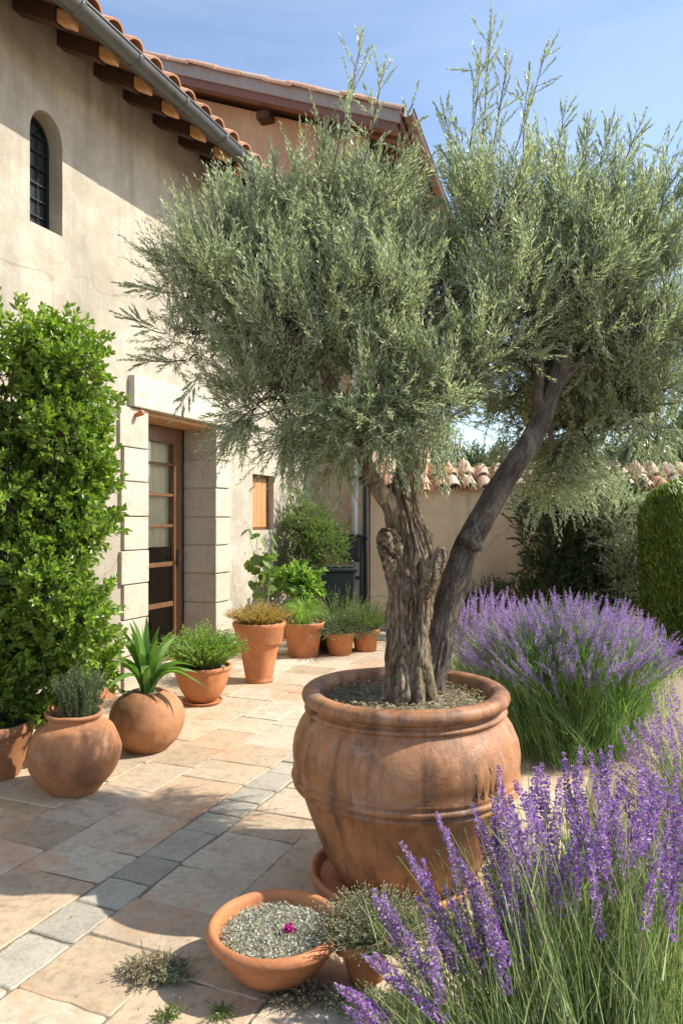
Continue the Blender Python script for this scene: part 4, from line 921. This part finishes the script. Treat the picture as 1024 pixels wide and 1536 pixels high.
litter('creeping_weed', 455, 1500, .12, .05, 2600, 'dry', 'dry creeping weed between the bowl and the lavender', 'weed', .02, .01)
litter('creeping_weed', 560, 1515, .13, .07, 3000, 'gray_leaf', 'grey-green creeping weed at the foot of the little tilted pot', 'weed', .03, .01)
litter('creeping_weed', 690, 1400, .10, .10, 1500, 'dry', 'thin dry weed on the paving right of the little pot', 'weed', .02, .01)

# dark shrub in front of the low wall
bush('dark_shrub', [L3(850, 800, 9.2, 70, 75, .5), L3(905, 770, 9.3, 60, 60, .5), L3(900, 870, 9.1, 75, 65, .5), L3(830, 870, 9.2, 50, 55, .4), L3(950, 830, 9.3, 55, 90, .4), L3(810, 760, 9.4, 32, 40, .3), L3(860, 925, 9.0, 80, 50, .4)],
     1000, 3, 20, .2, .042, .018, 'dark_leaf', 'big dark evergreen shrub in front of the low tiled wall', 'shrub', base=[3.1, 9.2, 0], lo=.4)
bush('pale_shrub', [L3(915, 775, 8.6, 42, 52, .3), L3(945, 850, 8.6, 36, 50, .3), L3(880, 740, 8.6, 40, 25, .25)], 340, 3, 20, .18, .034, .010, 'olive', 'paler feathery shrub growing in front of the dark evergreen', 'shrub', base=[3.3, 8.6, 0], lo=.3)
# low dark planting at the foot of the wall
for i, (x_, w_, y_, lab) in enumerate(((680, 30, 925, 'low dark plant at the wall foot just right of the sloping limb'), (735, 26, 915, 'low dark plant at the middle of the tan wall foot'), (785, 34, 905, 'low dark plant at the wall foot beside the big dark evergreen'))):
    bush('low_plant', [L3(x_, y_, 9.5, w_, 34, .3)], 130, 3, 14, .16, .035, .012, 'dark_leaf', lab, 'plant', lo=.2, group='low plants at the wall foot')
# clipped topiary
root = empty('clipped_cypress', (4.2, 8.6, 0), 'dense clipped column of yellow-green cypress at the right edge', 'topiary')
tcx, tcy = PX(1038, 900, 8.0)[0], 8.0; f = Fol(); n = 26000; v_ = rng.uniform(0, 1, n); a = rng.uniform(0, 6.283, n); Ht = 1.5 + (HOR - 722) / F * 8.0
zz = v_ * Ht; rr = .52 * np.where(zz > Ht - .5, np.sqrt(np.maximum(0, 1 - ((zz - (Ht - .5)) / .5) ** 2)), 1 - .1 * (1 - zz / Ht)); rr = rr * (1 + .05 * np.sin(a * 9 + zz * 2)) + rng.normal(size=n) * .015
P = np.stack([tcx + rr * np.cos(a), tcy + rr * np.sin(a), zz], 1); D = np.stack([np.cos(a) * .35, np.sin(a) * .35, 1 + 0 * a], 1) + rng.normal(size=(n, 3)) * .25
f.leaves(P, D, rng.uniform(.04, .085, n), .014); f.build('foliage', M['topiary'], root)
bm = bmesh.new(); lathe(bm, [(.40, 0), (.44, .6), (.46, 1.0), (.44, Ht - .5), (.36, Ht - .25), (.2, Ht - .1), (.02, Ht - .06)], (tcx, tcy, 0), 40, .02, 2); from_bm('inner_foliage', bm, M['topiary'], root, True)
root.location = (tcx, tcy, 0)
for ch in root.children: ch.matrix_parent_inverse = Matrix.Translation((-tcx, -tcy, 0))

# bin and rack in the corner
bn = empty('waste_bin', (.08, 9.35, 0), 'dark wheeled waste bin with a rounded lid in the corner', 'bin')
bx, by = PX(507, 880, 9.35)[0], 9.4
def bf(x, y, z): k = .82 + .18 * z / .85; return (bx + x * k, by + y * k, z)
bm = bmesh.new(); boxf(bm, bf, (-.22, -.2, .03), (.22, .2, .84), .02); from_bm('body', bm, M['bin'], bn)
bm = bmesh.new(); boxf(bm, lambda x, y, z: (bx + x, by + y, z), (-.25, -.24, .845), (.25, .24, .89), .018); boxf(bm, lambda x, y, z: (bx + x, by + y, z), (-.2, -.19, .892), (.2, .19, .915), .01); from_bm('lid', bm, M['bin'], bn)
rk = empty('metal_rack', (.2, 9.7, 0), 'black metal rack with a dark panel beside the downpipe', 'rack')
x0, x1 = PX(505, 0, 9.6)[0], PX(541, 0, 9.6)[0]
bm = bmesh.new()
for x_ in (x0, x1):
    for y_ in (9.50, 9.72): boxf(bm, idf, (x_ - .014, y_ - .014, 0), (x_ + .014, y_ + .014, 1.30))
for z_ in (.72, .95, 1.28):
    for y_ in (9.50, 9.72): boxf(bm, idf, (x0 + .015, y_ - .012, z_), (x1 - .015, y_ + .012, z_ + .03))
from_bm('frame', bm, M['iron'], rk)
bm = bmesh.new(); boxf(bm, idf, (x0 + .02, 9.60, .98), (x1 - .02, 9.62, 1.27), .004); from_bm('panel', bm, M['bin'], rk)

# lawn strip
f = Fol(); n = 9000; P = np.stack([rng.uniform(2.7, 7, n), rng.uniform(6.6, 8.8, n), np.full(n, .03)], 1); f.leaves(P, rdir(n, 1.6), rng.uniform(.05, .1, n), .008)
f.build('grass', M['lawn'], None, kind='stuff', label='patch of green lawn at the right edge behind the lavender', cat='grass')

# distant trees
for i, (x_, y_, Z, w_, h_, lab) in enumerate(((1010, 690, 20, 60, 60, 'bluish distant tree above the wall at the right edge'), (1120, 660, 22, 90, 80, 'bluish distant tree outside the right edge'), (900, 705, 24, 70, 45, 'distant tree hidden low behind the dark evergreen'), (700, 715, 26, 60, 28, 'distant low tree behind the tiled coping'))):
    L_ = [L3(x_, y_, Z, w_, h_, .9), L3(x_ - w_ * .5, y_ + h_ * .4, Z, w_ * .6, h_ * .6, .8), L3(x_ + w_ * .55, y_ + h_ * .3, Z, w_ * .6, h_ * .6, .8)]
    bush('tree', L_, 420, 3, 14, .5, .12, .06, 'far_leaf', lab, 'tree', base=[(x_ - 512) / F * Z, Z, 0], lo=.3, trunk_r=.12, group='trees beyond the wall', spread=.15)

# ================================================================== LAVENDER
def spikes(fp, tip, ax, Ls, rad=.010, fl=.011, per=7, dz=.0085):
    """whorls of florets along the top Ls metres below each tip"""
    for i in range(len(tip)):
        k = max(4, int(Ls[i] / dz)); s_ = np.linspace(0, 1, k) + rng.uniform(-.012, .012, k)
        gap = np.where(s_ > .9, rng.uniform(0, 1, k) > .35, True); s_ = s_[gap]; k = len(s_)
        c = tip[i] - ax[i] * (Ls[i] * s_)[:, None]; u = nrm(np.cross(ax[i], rng.normal(size=3))); v = np.cross(ax[i], u)
        prof = np.sin(np.clip(.22 + s_ * .9, 0, 1) * math.pi * .62) * (.8 + .35 * rng.uniform(size=k))
        a = rng.uniform(0, 6.283, (k, per)); rv = u * np.cos(a)[..., None] + v * np.sin(a)[..., None]
        P = c[:, None] + rv * (rad * .35 * prof)[:, None, None]
        D = rv + ax[i] * rng.uniform(.2, 1.1, (k, per))[..., None] + rng.normal(size=(k, per, 3)) * .25
        fp.leaves(P.reshape(-1, 3), D.reshape(-1, 3), (rad * 1.25 * np.repeat(prof, per) * rng.uniform(.7, 1.25, k * per)), fl * .55 * rng.uniform(.7, 1.3, k * per), fold=.4)
def lavender(c, label, n_sp, tips=None, mound=(.8, .6, .95), Lr=(.12, .2), rad=.011, individual=0, stems_extra=800, petal='petal', group='lavender plants', leafh=.55, per=7, dz=.0085, stemr=.0016, base_r=.18, tilt=(0, 0), leafn=2500, phi=1.15, corr=.15, green=None):
    root = empty('lavender', (c[0], c[1], 0.03), label, 'lavender', group); c3 = np.array([c[0], c[1], .03])
    if tips is None:
        a = rng.uniform(0, 6.283, n_sp); el = np.arccos(rng.uniform(math.cos(phi), 1, n_sp)) ; rr = rng.uniform(.86, 1.06, n_sp)
        tips = c3 + np.stack([np.sin(el) * np.cos(a) * mound[0] * rr + tilt[0], np.sin(el) * np.sin(a) * mound[1] * rr + tilt[1], np.cos(el) ** .7 * mound[2] * rr], 1)
    n = len(tips); base = c3 + (tips - c3) * [corr, corr, 0] + rng.normal(size=(n, 3)) * [base_r * .5, base_r * .5, 0]
    ctrl = base + (tips - base) * np.array([.42, .42, .58]) + rng.normal(size=(n, 3)) * .02
    ax = nrm(nrm(tips - ctrl) + rng.normal(size=(n, 3)) * .05); Ls = rng.uniform(*Lr, n)
    s_ = Fol(); s_.tubes(base, ctrl, tips - ax * (Ls * .5)[:, None], stemr, stemr * .7, 7)
    end = tips - ax * (Ls * .5)[:, None]; s_.tubes(end, (end + tips) / 2, tips, stemr * .7, stemr * .4, 2)
    if stems_extra:
        m = stems_extra; j = rng.integers(0, n, m); q = rng.uniform(.35, .92, m)[:, None]
        e = base[j] + (tips[j] - base[j]) * q + rng.normal(size=(m, 3)) * .045; b = base[j] + rng.normal(size=(m, 3)) * [.03, .03, 0]
        s_.tubes(b, b + (e - b) * np.array([.35, .35, .65]) + rng.normal(size=(m, 3)) * .02, e, stemr * .9, stemr * .5, 5)
    s_.build('stems', M[green or 'grass'], root)
    f = Fol(); m = leafn; j = rng.integers(0, n, m); q = rng.uniform(0.0, leafh, m)[:, None]
    b = base[j] * (1 - q) ** 2 + 2 * q * (1 - q) * ctrl[j] + q * q * tips[j] + rng.normal(size=(m, 3)) * .03
    d = nrm(tips[j] - base[j]) + rng.normal(size=(m, 3)) * .3; L_ = rng.uniform(.06, .17, m)[:, None]
    f.ribbons(b, b + nrm(d) * L_ * .5 + [0, 0, .01], b + nrm(d) * L_, .0042, 3, .1, .3); f.build('foliage', M[green or 'sage'], root)
    order = np.argsort(np.linalg.norm(tips - np.array([0, 0, CAMZ]), axis=1))
    rest = order[individual:]
    for i in order[:individual]:
        fp = Fol(); spikes(fp, tips[i:i + 1], ax[i:i + 1], Ls[i:i + 1], rad, rad, per, dz); fp.build('flower_spike', M[petal], root)
    if len(rest):
        fp = Fol(); spikes(fp, tips[rest], ax[rest], Ls[rest], rad, rad, per, dz); fp.build('flower_spikes', M[petal], root, kind='stuff')
    return root
# foreground plant: the spikes the photograph shows, then more of the same among them
known = [(603, 1265, 1.9), (618, 1290, 1.85), (634, 1290, 1.9), (655, 1222, 2.0), (672, 1260, 1.95), (690, 1290, 1.9), (708, 1208, 2.1), (722, 1232, 2.0), (740, 1200, 2.05), (748, 1150, 2.15), (765, 1195, 2.1), (780, 1230, 2.0), (803, 1152, 2.1), (812, 1145, 2.2), (822, 1165, 2.1), (845, 1130, 2.2), (858, 1150, 2.1), (870, 1122, 2.2), (885, 1132, 2.1), (900, 1125, 2.2), (915, 1120, 2.2), (925, 1170, 2.1), (940, 1160, 2.1), (958, 1150, 2.1), (972, 1190, 2.0), (985, 1168, 2.1), (1000, 1180, 2.1), (1015, 1150, 2.2), (560, 1335, 1.75), (577, 1345, 1.75), (590, 1370, 1.75), (546, 1435, 1.65), (562, 1432, 1.68), (503, 1478, 1.62), (528, 1488, 1.6), (541, 1505, 1.6), (518, 1510, 1.6), (610, 1400, 1.7), (640, 1380, 1.75), (625, 1345, 1.8), (860, 1250, 1.8), (905, 1230, 1.8), (885, 1275, 1.75), (985, 1290, 1.7), (1000, 1230, 1.8), (665, 1330, 1.8), (700, 1330, 1.8), (720, 1360, 1.75), (725, 1300, 1.85), (750, 1290, 1.8), (790, 1290, 1.8)]
tp = [PX(*k) for k in known]
for k in range(66):
    x_ = rng.uniform(730, 1120); lo_ = 1150 + max(0, 800 - x_) * .5; y_ = rng.uniform(lo_, lo_ + 130); tp.append(PX(x_, y_, rng.uniform(1.75, 2.35)))
for k in range(5): tp.append(PX(rng.uniform(560, 760), rng.uniform(1310, 1400), rng.uniform(1.65, 1.9)))
lavender((.66, 1.72), 'big foreground lavender with long violet spikes leaning over the lower right corner', 0, np.array(tp), Lr=(.14, .25), rad=.0118, individual=100, stems_extra=2600, base_r=.16, per=9, dz=.0075, stemr=.0017, leafn=3500, leafh=.7, corr=.62)
lavender((1.55, 2.95), 'smaller lavender at the right edge, just behind the foreground one', 150, None, (.55, .42, .78), (.12, .2), .011, 0, 700, base_r=.2, leafn=2500, leafh=.75)
lavender((1.48, 4.75), 'large lavender mound behind and right of the huge urn', 560, None, (.86, .62, .98), (.12, .24), .0105, 0, 4200, 'petal_far', leafn=13000, base_r=.30, per=7, dz=.010, leafh=.85, phi=1.05, corr=.3, green='fresh')
lavender((1.15, 5.75), 'lavender clump farthest back, beside the olive trunk', 260, None, (.62, .45, .92), (.12, .22), .0105, 0, 900, 'petal_far', leafn=2500, base_r=.26, per=6, dz=.010)
lavender((2.12, 5.5), 'lavender clump farther right than the large mound', 200, None, (.42, .45, .80), (.12, .22), .0105, 0, 900, 'petal_far', leafn=2500, base_r=.26, per=6, dz=.010)

# fallen leaves and petals on the sandy paving near the urn and bowl
f = Fol(); n = 3200; P = np.stack([rng.uniform(-1.6, .85, n), rng.uniform(1.9, 4.6, n), np.full(n, .006)], 1)
k_ = rng.uniform(size=n) < np.clip((P[:, 0] + .55) * .9, .13, 1) ** 1.5; P = P[k_]; n = len(P)
D = rdir(n); D[:, 2] *= .12; f.leaves(P, D, rng.uniform(.006, .022, n), rng.uniform(.002, .006, n), up=3)
f.build('fallen_leaves', M['dry'], None, kind='stuff', label='fallen dry leaves scattered on the paving round the urn', cat='leaf litter')
